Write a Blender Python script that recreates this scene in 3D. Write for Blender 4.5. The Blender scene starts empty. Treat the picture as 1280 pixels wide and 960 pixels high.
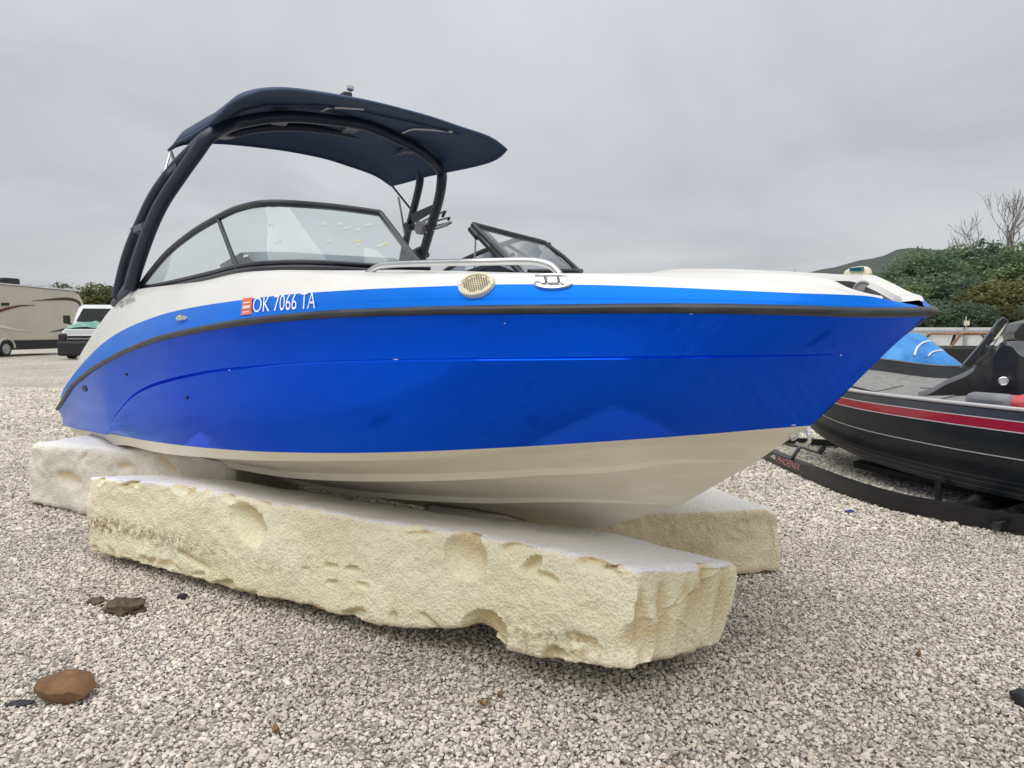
import bpy, bmesh, math, random
import numpy as np
from mathutils import Vector, Matrix, noise
from mathutils.bvhtree import BVHTree

rnd = random.Random(7)
sc = bpy.context.scene
COL = sc.collection
R = math.radians

# ------------------------------------------------------------------ camera
F_PX, CAM_H, Y_HOR = 890.0, 1.2, 414.0
PITCH = math.atan((480 - Y_HOR) / F_PX)
cam = bpy.data.cameras.new("camera")
cam.sensor_width = 36.0
cam.lens = 36.0 * F_PX / 1280.0
cam.clip_start = 0.05
cam.clip_end = 6000.0
cam_o = bpy.data.objects.new("camera", cam)
COL.objects.link(cam_o)
cam_o.location = (0, 0, CAM_H)
cam_o.rotation_euler = (math.pi / 2 - PITCH, 0, 0)
sc.camera = cam_o

# ------------------------------------------------------------------ world: overcast sky
SUN_EL, SUN_AZ = 72.0, 205.0       # sun behind thick cloud, over the photographer's shoulder
w = bpy.data.worlds.new("World")
sc.world = w
w.use_nodes = True
nt = w.node_tree
for n in list(nt.nodes):
    nt.nodes.remove(n)
def N(nt, typ, **kw):
    n = nt.nodes.new(typ)
    for k, v in kw.items():
        if k == 'inp':
            for kk, vv in v.items():
                n.inputs[kk].default_value = vv
        else:
            setattr(n, k, v)
    return n
L = lambda nt, a, b: nt.links.new(a, b)
out = N(nt, 'ShaderNodeOutputWorld')
bg = N(nt, 'ShaderNodeBackground', inp={'Strength': 1.0})
sky = N(nt, 'ShaderNodeTexSky')
sky.sky_type = 'NISHITA'
sky.sun_disc = False
sky.sun_elevation = R(SUN_EL)
sky.sun_rotation = R(SUN_AZ)
skys = N(nt, 'ShaderNodeVectorMath', operation='SCALE', inp={'Scale': 0.08})
L(nt, sky.outputs[0], skys.inputs[0])
tc = N(nt, 'ShaderNodeTexCoord')
sep = N(nt, 'ShaderNodeSeparateXYZ')
L(nt, tc.outputs['Generated'], sep.inputs[0])
zc = N(nt, 'ShaderNodeMath', operation='MAXIMUM', inp={1: 0.0})
L(nt, sep.outputs[2], zc.inputs[0])
za = N(nt, 'ShaderNodeMath', operation='ADD', inp={1: 0.22})
L(nt, zc.outputs[0], za.inputs[0])
dx = N(nt, 'ShaderNodeMath', operation='DIVIDE')
dy = N(nt, 'ShaderNodeMath', operation='DIVIDE')
L(nt, sep.outputs[0], dx.inputs[0]); L(nt, za.outputs[0], dx.inputs[1])
L(nt, sep.outputs[1], dy.inputs[0]); L(nt, za.outputs[0], dy.inputs[1])
cmb = N(nt, 'ShaderNodeCombineXYZ')
L(nt, dx.outputs[0], cmb.inputs[0]); L(nt, dy.outputs[0], cmb.inputs[1])
n1 = N(nt, 'ShaderNodeTexNoise', inp={'Scale': 0.9, 'Detail': 7.0, 'Roughness': 0.52, 'Distortion': 0.5})
L(nt, cmb.outputs[0], n1.inputs['Vector'])
rampc = N(nt, 'ShaderNodeValToRGB')
rampc.color_ramp.elements[0].position = 0.30
rampc.color_ramp.elements[0].color = (0.305, 0.317, 0.334, 1)
rampc.color_ramp.elements[1].position = 0.68
rampc.color_ramp.elements[1].color = (0.430, 0.440, 0.452, 1)
L(nt, n1.outputs['Fac'], rampc.inputs[0])
zen = N(nt, 'ShaderNodeMath', operation='MULTIPLY_ADD', inp={1: 0.45, 2: 0.95})
L(nt, zc.outputs[0], zen.inputs[0])
cl = N(nt, 'ShaderNodeVectorMath', operation='SCALE')
L(nt, rampc.outputs[0], cl.inputs[0]); L(nt, zen.outputs[0], cl.inputs['Scale'])
mx = N(nt, 'ShaderNodeMix', data_type='RGBA', inp={0: 0.94})
L(nt, skys.outputs[0], mx.inputs[6]); L(nt, cl.outputs[0], mx.inputs[7])
L(nt, mx.outputs[2], bg.inputs[0]); L(nt, bg.outputs[0], out.inputs[0])

sun = bpy.data.lights.new("sun", 'SUN')
sun.energy = 1.5
sun.angle = R(75)
sun.color = (1.0, 0.965, 0.91)
sun_o = bpy.data.objects.new("sun", sun)
COL.objects.link(sun_o)
_az, _el = R(SUN_AZ), R(SUN_EL)
_d = Vector((math.sin(_az) * math.cos(_el), math.cos(_az) * math.cos(_el), math.sin(_el)))
sun_o.rotation_euler = _d.to_track_quat('Z', 'Y').to_euler()

sc.view_settings.view_transform = 'Standard'
sc.view_settings.look = 'None'
sc.view_settings.exposure = 0.65
sc.view_settings.gamma = 1.0
sc.view_settings.use_curve_mapping = False

# ------------------------------------------------------------------ pixel geometry (photograph 1280 x 960)
_cp, _sp = math.cos(PITCH), math.sin(PITCH)
cR = np.array([1., 0, 0]); cF = np.array([0, _cp, -_sp]); cU = np.array([0, _sp, _cp]); cC = np.array([0, 0, CAM_H])
def pray(px, py):
    return cR * (px - 640) / F_PX + cF + cU * (480 - py) / F_PX
def on_z(px, py, z=0.0):
    r = pray(px, py); return cC + r * ((z - CAM_H) / r[2])
def on_y(px, py, y):
    r = pray(px, py); return cC + r * (y / r[1])
def on_plane(px, py, p, n):
    r = pray(px, py); k = np.dot(np.asarray(p) - cC, n) / np.dot(r, n); return cC + r * k

def pchip(xs, ys):
    xs = np.asarray(xs, float); ys = np.asarray(ys, float)
    h = np.diff(xs); d = np.diff(ys) / h
    m = np.zeros_like(xs)
    for i in range(1, len(xs) - 1):
        if d[i-1] * d[i] > 0:
            w1 = 2*h[i] + h[i-1]; w2 = h[i] + 2*h[i-1]
            m[i] = (w1 + w2) / (w1/d[i-1] + w2/d[i])
    m[0], m[-1] = d[0], d[-1]
    def f(x):
        x = np.clip(np.asarray(x, float), xs[0], xs[-1])
        i = np.clip(np.searchsorted(xs, x) - 1, 0, len(h) - 1)
        t = (x - xs[i]) / h[i]
        return ((1+2*t)*(1-t)**2*ys[i] + t*(1-t)**2*h[i]*m[i] + t*t*(3-2*t)*ys[i+1] + t*t*(t-1)*h[i]*m[i+1])
    return f

# ------------------------------------------------------------------ mesh helpers
def mesh_obj(name, V, F, mat=None, parent=None, smooth=35, mats=None, mi=None, weld=0.0):
    me = bpy.data.meshes.new(name)
    me.from_pydata([tuple(map(float, v)) for v in V], [], [tuple(f) for f in F])
    if mats:
        for m in mats: me.materials.append(m)
        if mi is not None: me.polygons.foreach_set('material_index', mi)
    elif mat: me.materials.append(mat)
    bm = bmesh.new(); bm.from_mesh(me)
    if weld: bmesh.ops.remove_doubles(bm, verts=bm.verts, dist=weld)
    bmesh.ops.recalc_face_normals(bm, faces=bm.faces)
    bm.to_mesh(me); bm.free()
    if smooth:
        me.polygons.foreach_set('use_smooth', [True] * len(me.polygons))
        me.set_sharp_from_angle(angle=R(smooth))
    me.update()
    o = bpy.data.objects.new(name, me)
    COL.objects.link(o)
    if parent: o.parent = parent
    return o
def tag(o, label, cat=None, group=None, kind=None):
    if label: o['label'] = label
    if cat: o['category'] = cat
    if group: o['group'] = group
    if kind: o['kind'] = kind
    return o
def empty(name, loc=(0, 0, 0), mat=None):
    o = bpy.data.objects.new(name, None); COL.objects.link(o)
    o.empty_display_size = 0.2
    if mat is not None: o.matrix_world = mat
    else: o.location = loc
    return o
class MB:
    def __init__(s): s.V = []; s.F = []
    def add(s, V, F):
        o = len(s.V); s.V += [Vector(v) for v in V]; s.F += [tuple(i + o for i in f) for f in F]; return s
    def box(s, c, d, M=None):
        c = Vector(c); hx, hy, hz = d[0]/2, d[1]/2, d[2]/2
        V = [Vector((x, y, z)) for x in (-hx, hx) for y in (-hy, hy) for z in (-hz, hz)]
        if M is not None: V = [M @ v for v in V]
        return s.add([c + v for v in V], [(0,1,3,2),(4,6,7,5),(0,4,5,1),(2,3,7,6),(0,2,6,4),(1,5,7,3)])
    def tube(s, P, r, n=10, cap=True, sub=1):
        P = [Vector(p) for p in P]
        if sub > 1: P, r = crom(P, r, sub)
        m = len(P); rr = r if hasattr(r, '__len__') else [r] * m
        T = [(P[min(i+1, m-1)] - P[max(i-1, 0)]).normalized() for i in range(m)]
        up = Vector((0, 0, 1)) if abs(T[0].z) < .9 else Vector((1, 0, 0))
        a = (up - T[0] * up.dot(T[0])).normalized()
        V = []; Fc = []
        for i in range(m):
            a = (a - T[i] * a.dot(T[i])).normalized(); b = T[i].cross(a)
            for k in range(n):
                th = 2*math.pi*k/n; V.append(P[i] + (a*math.cos(th) + b*math.sin(th)) * rr[i])
        for i in range(m-1):
            for k in range(n):
                Fc.append((i*n+k, i*n+(k+1) % n, (i+1)*n+(k+1) % n, (i+1)*n+k))
        if cap: Fc += [tuple(range(n))[::-1], tuple(range((m-1)*n, m*n))]
        return s.add(V, Fc)
    def strip(s, A, B):
        n = len(A); return s.add(list(A) + list(B), [(i, i+1, n+i+1, n+i) for i in range(n-1)])
    def slab(s, poly, off):
        n = len(poly); off = Vector(off)
        V = [Vector(p) for p in poly] + [Vector(p) + off for p in poly]
        return s.add(V, [tuple(range(n))[::-1], tuple(range(n, 2*n))] + [(i, (i+1) % n, n+(i+1) % n, n+i) for i in range(n)])
    def lathe(s, c, ax, prof, n=20, e1=None, sx=1.0, sy=1.0):
        c = Vector(c); ax = Vector(ax).normalized()
        if e1 is None: e1 = ax.orthogonal()
        e1 = (Vector(e1) - ax * Vector(e1).dot(ax)).normalized(); e2 = ax.cross(e1)
        V = []; Fc = []
        for r_, h in prof:
            for k in range(n):
                th = 2*math.pi*k/n
                V.append(c + ax*h + e1*(r_*sx*math.cos(th)) + e2*(r_*sy*math.sin(th)))
        m = len(prof)
        for i in range(m-1):
            for k in range(n): Fc.append((i*n+k, i*n+(k+1) % n, (i+1)*n+(k+1) % n, (i+1)*n+k))
        Fc += [tuple(range(n))[::-1], tuple(range((m-1)*n, m*n))]
        return s.add(V, Fc)
    def build(s, name, mat, parent=None, smooth=35, weld=0.0, bevel=0.0):
        o = mesh_obj(name, s.V, s.F, mat, parent, smooth, weld=weld)
        if bevel:
            md = o.modifiers.new('bevel', 'BEVEL'); md.width = bevel; md.segments = 2; md.limit_method = 'ANGLE'; md.angle_limit = R(40)
        return o
def crom(P, r, sub):
    m = len(P); out = []; ro = []
    rr = list(r) if hasattr(r, '__len__') else [r] * m
    for i in range(m-1):
        p0, p1, p2, p3 = P[max(i-1, 0)], P[i], P[i+1], P[min(i+2, m-1)]
        for k in range(sub):
            t = k/sub
            out.append(0.5*((2*p1) + (p2-p0)*t + (2*p0-5*p1+4*p2-p3)*t*t + (3*p1-p0-3*p2+p3)*t*t*t))
            ro.append(rr[i]*(1-t) + rr[i+1]*t)
    out.append(P[-1]); ro.append(rr[-1])
    return out, ro
def text_mesh(s, shear=0.0, bold=0.0):
    cu = bpy.data.curves.new('lettering', 'FONT'); cu.body = s; cu.shear = shear; cu.offset = bold
    cu.resolution_u = 3
    o = bpy.data.objects.new('lettering', cu); COL.objects.link(o)
    dg = bpy.context.evaluated_depsgraph_get()
    me = bpy.data.meshes.new_from_object(o.evaluated_get(dg))
    V = [v.co.copy() for v in me.vertices]; Fc = [tuple(p.vertices) for p in me.polygons]
    bpy.data.objects.remove(o); bpy.data.meshes.remove(me); bpy.data.curves.remove(cu)
    x0 = min(v.x for v in V); x1 = max(v.x for v in V); y0 = min(v.y for v in V); y1 = max(v.y for v in V)
    return [((v.x-x0)/(x1-x0), (v.y-y0)/(y1-y0)) for v in V], Fc

# ------------------------------------------------------------------ materials
def mat(name, col, rough=0.5, metal=0.0, coat=0.0, spec=0.5, coat_r=0.05):
    m = bpy.data.materials.new(name); m.use_nodes = True
    b = m.node_tree.nodes['Principled BSDF']
    b.inputs['Base Color'].default_value = (*col, 1); b.inputs['Roughness'].default_value = rough
    b.inputs['Metallic'].default_value = metal; b.inputs['Coat Weight'].default_value = coat
    b.inputs['Coat Roughness'].default_value = coat_r; b.inputs['Specular IOR Level'].default_value = spec
    return m
def noisy(name, c1, c2, scale=4.0, rough=(0.4, 0.6), detail=5, bump=0.0, bscale=60.0, bdist=0.004, coat=0.0, metal=0.0, lo=.35, hi=.65, coord='Object', coat_r=0.05, stretch=None):
    m = mat(name, c1, rough[0], metal, coat, coat_r=coat_r); t = m.node_tree; b = t.nodes['Principled BSDF']
    tc = N(t, 'ShaderNodeTexCoord'); src = tc.outputs[coord]
    if stretch:
        mp = N(t, 'ShaderNodeMapping'); mp.inputs['Scale'].default_value = stretch
        L(t, src, mp.inputs[0]); src = mp.outputs[0]
    n = N(t, 'ShaderNodeTexNoise', inp={'Scale': scale, 'Detail': detail, 'Roughness': 0.6})
    L(t, src, n.inputs['Vector'])
    r = N(t, 'ShaderNodeValToRGB'); r.color_ramp.elements[0].position = lo; r.color_ramp.elements[1].position = hi
    r.color_ramp.elements[0].color = (*c1, 1); r.color_ramp.elements[1].color = (*c2, 1)
    L(t, n.outputs['Fac'], r.inputs[0]); L(t, r.outputs[0], b.inputs['Base Color'])
    mr = N(t, 'ShaderNodeMapRange', inp={1: lo, 2: hi, 3: rough[0], 4: rough[1]})
    L(t, n.outputs['Fac'], mr.inputs[0]); L(t, mr.outputs[0], b.inputs['Roughness'])
    if bump:
        n2 = N(t, 'ShaderNodeTexNoise', inp={'Scale': bscale, 'Detail': 4.0})
        L(t, tc.outputs[coord], n2.inputs['Vector'])
        bp = N(t, 'ShaderNodeBump', inp={'Strength': bump, 'Distance': bdist})
        L(t, n2.outputs['Fac'], bp.inputs['Height']); L(t, bp.outputs[0], b.inputs['Normal'])
    return m
M = {}
M['blue'] = noisy('blue gelcoat', (0.0, 0.080, 0.76), (0.0, 0.098, 0.86), 1.3, (0.09, 0.15), coat=0.07, coat_r=0.03, metal=0.5)
M['blue'].node_tree.nodes['Principled BSDF'].inputs['Specular Tint'].default_value = (0.25, 0.55, 1.0, 1)
M['blue'].node_tree.nodes['Principled BSDF'].inputs['Specular IOR Level'].default_value = 0.07
M['blue_band'] = noisy('blue deck band', (0.002, 0.16, 0.72), (0.004, 0.185, 0.80), 2.0, (0.3, 0.4), coat=0.04, coat_r=0.08, metal=0.3)  # hull gelcoat made lighter: sky reflection of the up-facing band put into colour
M['blue_band'].node_tree.nodes['Principled BSDF'].inputs['Specular Tint'].default_value = (0.25, 0.6, 1.0, 1)
M['blue_band'].node_tree.nodes['Principled BSDF'].inputs['Specular IOR Level'].default_value = 0.2
M['white'] = noisy('white gelcoat', (0.74, 0.725, 0.69), (0.80, 0.79, 0.76), 2.5, (0.25, 0.4), coat=0.3, coat_r=0.12)
M['bottom'] = noisy('cream hull bottom', (0.80, 0.74, 0.575), (0.88, 0.83, 0.68), 1.6, (0.32, 0.5), coat=0.2, stretch=(1, 3, 8), coat_r=0.2)
M['rubber'] = noisy('black rubber rail', (0.022, 0.023, 0.025), (0.06, 0.062, 0.063), 7.0, (0.38, 0.6), lo=.45, hi=.75, stretch=(1, 1, 6))
M['navy'] = noisy('navy canvas', (0.044, 0.070, 0.135), (0.055, 0.084, 0.158), 5.0, (0.75, 0.9), bump=0.25, bscale=260, bdist=0.002)
M['tower'] = noisy('dark powder coat', (0.014, 0.021, 0.042), (0.021, 0.030, 0.054), 9.0, (0.33, 0.45))
M['bracket'] = mat('grey blue bracket', (0.07, 0.085, 0.12), 0.45)
M['frame'] = noisy('dark anodised frame', (0.018, 0.021, 0.028), (0.03, 0.034, 0.043), 6.0, (0.28, 0.42))
M['steel'] = noisy('polished stainless', (0.62, 0.62, 0.62), (0.70, 0.70, 0.70), 12.0, (0.1, 0.22), metal=1.0)
M['cream'] = noisy('yellowed plastic', (0.66, 0.60, 0.42), (0.74, 0.70, 0.54), 14.0, (0.4, 0.55))
M['cream_dark'] = mat('grille recess', (0.27, 0.25, 0.18), 0.8)
M['letters'] = mat('white vinyl lettering', (0.80, 0.82, 0.84), 0.45)
M['greyletters'] = mat('grey vinyl lettering', (0.26, 0.27, 0.29), 0.5)
M['sticker'] = mat('orange validation sticker', (0.72, 0.13, 0.07), 0.5)
M['sticker_white'] = mat('white sticker print', (0.75, 0.66, 0.62), 0.5)
M['liner'] = noisy('grey cockpit liner', (0.30, 0.30, 0.31), (0.36, 0.36, 0.37), 5.0, (0.5, 0.65))
M['vinyl'] = noisy('dark seat vinyl and liner shade', (0.045, 0.045, 0.05), (0.08, 0.08, 0.085), 6.0, (0.45, 0.6))  # seat colour; also paints cavity shade onto the cockpit liner
M['vinyl_light'] = noisy('pale seat vinyl', (0.36, 0.40, 0.46), (0.42, 0.46, 0.52), 5.0, (0.45, 0.6))
M['black'] = mat('black plastic', (0.012, 0.012, 0.013), 0.5)
M['lens'] = mat('green navigation lens', (0.01, 0.12, 0.13), 0.08, coat=1.0)

def glass_mat(name, tint, refl=1.0):
    m = bpy.data.materials.new(name); m.use_nodes = True; t = m.node_tree
    t.nodes.remove(t.nodes['Principled BSDF'])
    o = t.nodes['Material Output']
    tr = N(t, 'ShaderNodeBsdfTransparent', inp={'Color': (*tint, 1)})
    gl = N(t, 'ShaderNodeBsdfGlossy', inp={'Roughness': 0.03, 'Color': (1, 1, 1, 1)})
    df = N(t, 'ShaderNodeBsdfDiffuse', inp={'Color': (0.62, 0.67, 0.67, 1)})
    tc = N(t, 'ShaderNodeTexCoord')
    nz = N(t, 'ShaderNodeTexNoise', inp={'Scale': 5.0, 'Detail': 5.0}); L(t, tc.outputs['Object'], nz.inputs['Vector'])
    mr = N(t, 'ShaderNodeMapRange', inp={1: .35, 2: .7, 3: .05, 4: .14}); L(t, nz.outputs['Fac'], mr.inputs[0])
    m1 = N(t, 'ShaderNodeMixShader'); L(t, mr.outputs[0], m1.inputs[0]); L(t, tr.outputs[0], m1.inputs[1]); L(t, df.outputs[0], m1.inputs[2])
    fr = N(t, 'ShaderNodeFresnel', inp={'IOR': 1.45})
    mm = N(t, 'ShaderNodeMath', operation='MULTIPLY', inp={1: refl}); L(t, fr.outputs[0], mm.inputs[0])
    m2 = N(t, 'ShaderNodeMixShader'); L(t, mm.outputs[0], m2.inputs[0]); L(t, m1.outputs[0], m2.inputs[1]); L(t, gl.outputs[0], m2.inputs[2])
    L(t, m2.outputs[0], o.inputs[0])
    return m
M['glass'] = glass_mat('windshield glass', (0.90, 0.945, 0.94))
M['tint'] = glass_mat('smoked screen', (0.10, 0.105, 0.12))

# ------------------------------------------------------------------ ground
def gravel_mat(name, dark):
    m = mat(name, (0.3, 0.28, 0.26), 0.85, spec=0.25); t = m.node_tree; b = t.nodes['Principled BSDF']
    tc = N(t, 'ShaderNodeTexCoord')
    vo = N(t, 'ShaderNodeTexVoronoi', inp={'Scale': 42.0, 'Randomness': 1.0}); L(t, tc.outputs['Object'], vo.inputs['Vector'])
    sx = N(t, 'ShaderNodeSeparateXYZ'); L(t, vo.outputs['Color'], sx.inputs[0])
    r = N(t, 'ShaderNodeValToRGB'); e = r.color_ramp.elements
    e[0].position = 0; e[0].color = (0.20*dark, 0.183*dark, 0.158*dark, 1); e[1].position = 1; e[1].color = (0.58*dark, 0.54*dark, 0.47*dark, 1)
    k = r.color_ramp.elements.new(.5); k.color = (0.42*dark, 0.39*dark, 0.335*dark, 1)
    L(t, sx.outputs[0], r.inputs[0])
    edge = N(t, 'ShaderNodeMapRange', inp={1: 0.15, 2: 0.75, 3: 1.0, 4: 0.35}); L(t, vo.outputs['Distance'], edge.inputs[0])
    big = N(t, 'ShaderNodeTexNoise', inp={'Scale': 0.35, 'Detail': 6.0, 'Roughness': .6}); L(t, tc.outputs['Object'], big.inputs['Vector'])
    bm_ = N(t, 'ShaderNodeMapRange', inp={1: .3, 2: .7, 3: .82, 4: 1.12}); L(t, big.outputs['Fac'], bm_.inputs[0])
    pr = N(t, 'ShaderNodeMath', operation='MULTIPLY'); L(t, edge.outputs[0], pr.inputs[0]); L(t, bm_.outputs[0], pr.inputs[1])
    sc_ = N(t, 'ShaderNodeVectorMath', operation='SCALE'); L(t, r.outputs[0], sc_.inputs[0]); L(t, pr.outputs[0], sc_.inputs['Scale'])
    mid = N(t, 'ShaderNodeTexNoise', inp={'Scale': 7.0, 'Detail': 9.0, 'Roughness': .75}); L(t, tc.outputs['Object'], mid.inputs['Vector'])
    mm_ = N(t, 'ShaderNodeMapRange', inp={1: .36, 2: .62, 3: .62, 4: 1.22}); L(t, mid.outputs['Fac'], mm_.inputs[0])
    sc2 = N(t, 'ShaderNodeVectorMath', operation='SCALE'); L(t, sc_.outputs[0], sc2.inputs[0]); L(t, mm_.outputs[0], sc2.inputs['Scale'])
    L(t, sc2.outputs[0], b.inputs['Base Color'])
    bp = N(t, 'ShaderNodeBump', invert=True, inp={'Strength': 0.9, 'Distance': 0.012}); L(t, vo.outputs['Distance'], bp.inputs['Height']); L(t, bp.outputs[0], b.inputs['Normal'])
    return m
M['ground'] = gravel_mat('gravel lot', 1.95)
gv, gf = [], []
xs = [-1500, -300, -60, -20, 0, 20, 60, 300, 1500]; ys = [-60, -10, 0, 5, 10, 20, 40, 90, 300, 2500]
for y in ys:
    for x in xs: gv.append((x, y, -0.012))
for j in range(len(ys)-1):
    for i in range(len(xs)-1):
        a = j*len(xs)+i; gf.append((a, a+1, a+1+len(xs), a+len(xs)))
g = mesh_obj('ground', gv, gf, M['ground'], smooth=0); g['kind'] = 'structure'; g['label'] = 'wide flat lot of crushed pale gravel'

def stone_mat():
    m = mat('crushed stone', (0.35, 0.33, 0.3), 0.85, spec=0.25); t = m.node_tree; b = t.nodes['Principled BSDF']
    oi = N(t, 'ShaderNodeObjectInfo')
    r = N(t, 'ShaderNodeValToRGB'); e = r.color_ramp.elements
    e[0].position = 0; e[0].color = (0.29, 0.265, 0.225, 1); e[1].position = 1; e[1].color = (0.86, 0.81, 0.71, 1)
    for p, c in ((.25, (0.51, 0.475, 0.415)), (.55, (0.645, 0.60, 0.53)), (.8, (0.75, 0.70, 0.62)), (.9, (0.62, 0.53, 0.42))):
        k = e.new(p); k.color = (*c, 1)
    L(t, oi.outputs['Random'], r.inputs[0])
    tc = N(t, 'ShaderNodeTexCoord'); nz = N(t, 'ShaderNodeTexNoise', inp={'Scale': 3.0, 'Detail': 4.0}); L(t, tc.outputs['Object'], nz.inputs['Vector'])
    mr = N(t, 'ShaderNodeMapRange', inp={1: .3, 2: .7, 3: .88, 4: 1.14}); L(t, nz.outputs['Fac'], mr.inputs[0])
    geo = N(t, 'ShaderNodeNewGeometry'); n5 = N(t, 'ShaderNodeTexNoise', inp={'Scale': .9, 'Detail': 6.0, 'Roughness': .65}); L(t, geo.outputs['Position'], n5.inputs['Vector'])
    m5 = N(t, 'ShaderNodeMapRange', inp={1: .32, 2: .62, 3: .84, 4: 1.14}); L(t, n5.outputs['Fac'], m5.inputs[0])
    m6 = N(t, 'ShaderNodeMath', operation='MULTIPLY'); L(t, mr.outputs[0], m6.inputs[0]); L(t, m5.outputs[0], m6.inputs[1])
    s = N(t, 'ShaderNodeVectorMath', operation='SCALE'); L(t, r.outputs[0], s.inputs[0]); L(t, m6.outputs[0], s.inputs['Scale'])
    # a few mossy, silty patches
    n7 = N(t, 'ShaderNodeTexNoise', inp={'Scale': 1.7, 'Detail': 5.0, 'Roughness': .7}); mp7 = N(t, 'ShaderNodeVectorMath', operation='ADD'); mp7.inputs[1].default_value = (13.3, 4.1, 0)
    L(t, geo.outputs['Position'], mp7.inputs[0]); L(t, mp7.outputs[0], n7.inputs['Vector'])
    m7 = N(t, 'ShaderNodeMapRange', inp={1: .64, 2: .74, 3: 0, 4: .65}); L(t, n7.outputs['Fac'], m7.inputs[0])
    x7 = N(t, 'ShaderNodeMix', data_type='RGBA', blend_type='MULTIPLY'); x7.inputs[7].default_value = (0.72, 0.55, 0.30, 1); L(t, m7.outputs[0], x7.inputs[0]); L(t, s.outputs[0], x7.inputs[6])
    L(t, x7.outputs[2], b.inputs['Base Color'])
    return m
M['stone'] = stone_mat()
def hull_mesh(name, n, sc3, rg):
    bm = bmesh.new()
    for _ in range(n):
        v = Vector((rg.gauss(0, 1), rg.gauss(0, 1), rg.gauss(0, 1))).normalized() * rg.uniform(.8, 1.0)
        bm.verts.new((v.x*sc3[0], v.y*sc3[1], v.z*sc3[2]))
    r = bmesh.ops.convex_hull(bm, input=bm.verts)
    bmesh.ops.delete(bm, geom=[v for v in bm.verts if not v.link_faces], context='VERTS')
    me = bpy.data.meshes.new(name); bm.to_mesh(me); bm.free()
    return me
stones = bpy.data.collections.new('stone_shapes')
for i in range(9):
    me = hull_mesh('stone', 15, (1.0, rnd.uniform(.65, .95), rnd.uniform(.5, .8)), rnd)
    me.materials.append(M['stone'])
    stones.objects.link(bpy.data.objects.new('stone', me))
rng = np.random.default_rng(3)
P = []; S = []
def scatter(y0, y1, dens, smean):
    sp = 1/math.sqrt(dens)
    ys_ = np.arange(y0, y1, sp)
    for y in ys_:
        hw = 0.80*y + 0.55
        x = np.arange(-hw, hw, sp)
        n = len(x)
        px = x + rng.uniform(-.55, .55, n)*sp; py = y + rng.uniform(-.55, .55, n)*sp
        s = smean*np.clip(rng.lognormal(0, .36, n), .45, 2.3)
        z = rng.uniform(-.006, .004, n) + 0.010*np.array([noise.noise((a*.9, b*.9, 0)) for a, b in zip(px, py)])
        P.append(np.stack([px, py, z], 1)); S.append(s)
scatter(1.25, 4.2, 8600, 0.0071)
scatter(4.2, 8.0, 3600, 0.0110)
scatter(8.0, 15.0, 1200, 0.018)
P = np.concatenate(P); S = np.concatenate(S)
me = bpy.data.meshes.new('gravel'); me.vertices.add(len(P)); me.vertices.foreach_set('co', P.ravel())
at = me.attributes.new('scl', 'FLOAT', 'POINT'); at.data.foreach_set('value', S)
at = me.attributes.new('rot', 'FLOAT_VECTOR', 'POINT')
rot = np.stack([rng.uniform(-.6, .6, len(P)), rng.uniform(-.6, .6, len(P)), rng.uniform(0, 6.28, len(P))], 1); at.data.foreach_set('vector', rot.ravel())
at = me.attributes.new('idx', 'INT', 'POINT'); at.data.foreach_set('value', rng.integers(0, 9, len(P)).astype(np.int32))
gravel = bpy.data.objects.new('gravel', me); COL.objects.link(gravel)
tag(gravel, 'loose crushed grey limestone gravel covering the lot', kind='stuff')
ng = bpy.data.node_groups.new('gravel', 'GeometryNodeTree')
ng.interface.new_socket('Geometry', in_out='INPUT', socket_type='NodeSocketGeometry')
ng.interface.new_socket('Geometry', in_out='OUTPUT', socket_type='NodeSocketGeometry')
gi = ng.nodes.new('NodeGroupInput'); go = ng.nodes.new('NodeGroupOutput')
ci = ng.nodes.new('GeometryNodeCollectionInfo'); ci.inputs['Collection'].default_value = stones
ci.inputs['Separate Children'].default_value = True; ci.inputs['Reset Children'].default_value = True
iop = ng.nodes.new('GeometryNodeInstanceOnPoints'); iop.inputs['Pick Instance'].default_value = True
def nattr(nm, ty):
    n = ng.nodes.new('GeometryNodeInputNamedAttribute'); n.data_type = ty; n.inputs[0].default_value = nm
    return n.outputs[0]
ng.links.new(gi.outputs[0], iop.inputs['Points']); ng.links.new(ci.outputs[0], iop.inputs['Instance'])
ng.links.new(nattr('idx', 'INT'), iop.inputs['Instance Index'])
ng.links.new(nattr('rot', 'FLOAT_VECTOR'), iop.inputs['Rotation'])
ng.links.new(nattr('scl', 'FLOAT'), iop.inputs['Scale'])
ng.links.new(iop.outputs[0], go.inputs[0])
md = gravel.modifiers.new('scatter', 'NODES'); md.node_group = ng

# ================================================================== the blue boat
AL, ROLL = R(48.5), R(2.0)
u_ = np.array([math.cos(AL), -math.sin(AL), 0]); sb0 = np.array([-math.sin(AL), -math.cos(AL), 0]); up0 = np.array([0, 0, 1.])
SBv = sb0*math.cos(ROLL) - up0*math.sin(ROLL); UPv = up0*math.cos(ROLL) + sb0*math.sin(ROLL)
TIP = np.array([1.173, 2.006, 0.0])
LEN = 6.4
def loc3(a, t, w_): return Vector((-a, -t, w_))
def l2w(a, t, w_): return TIP - u_*a + SBv*t + UPv*w_
def lray(px, py):
    r = pray(px, py); o = cC - TIP
    return np.array([-(o@u_), o@SBv, o@UPv]), np.array([-(r@u_), r@SBv, r@UPv])
def on_t(px, py, t):
    o, r = lray(px, py); return o + r*((t-o[1])/r[1])
def on_a(px, py, a):
    o, r = lray(px, py); return o + r*((a-o[0])/r[0])
_ks = np.linspace(.5, 13, 9000)
def on_plan(px, py, b):
    o, r = lray(px, py); a = o[0]+r[0]*_ks; t = o[1]+r[1]*_ks
    ok = (t-b(a) <= 0) & (a > -.001); return o + r*_ks[np.argmax(ok)]
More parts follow.
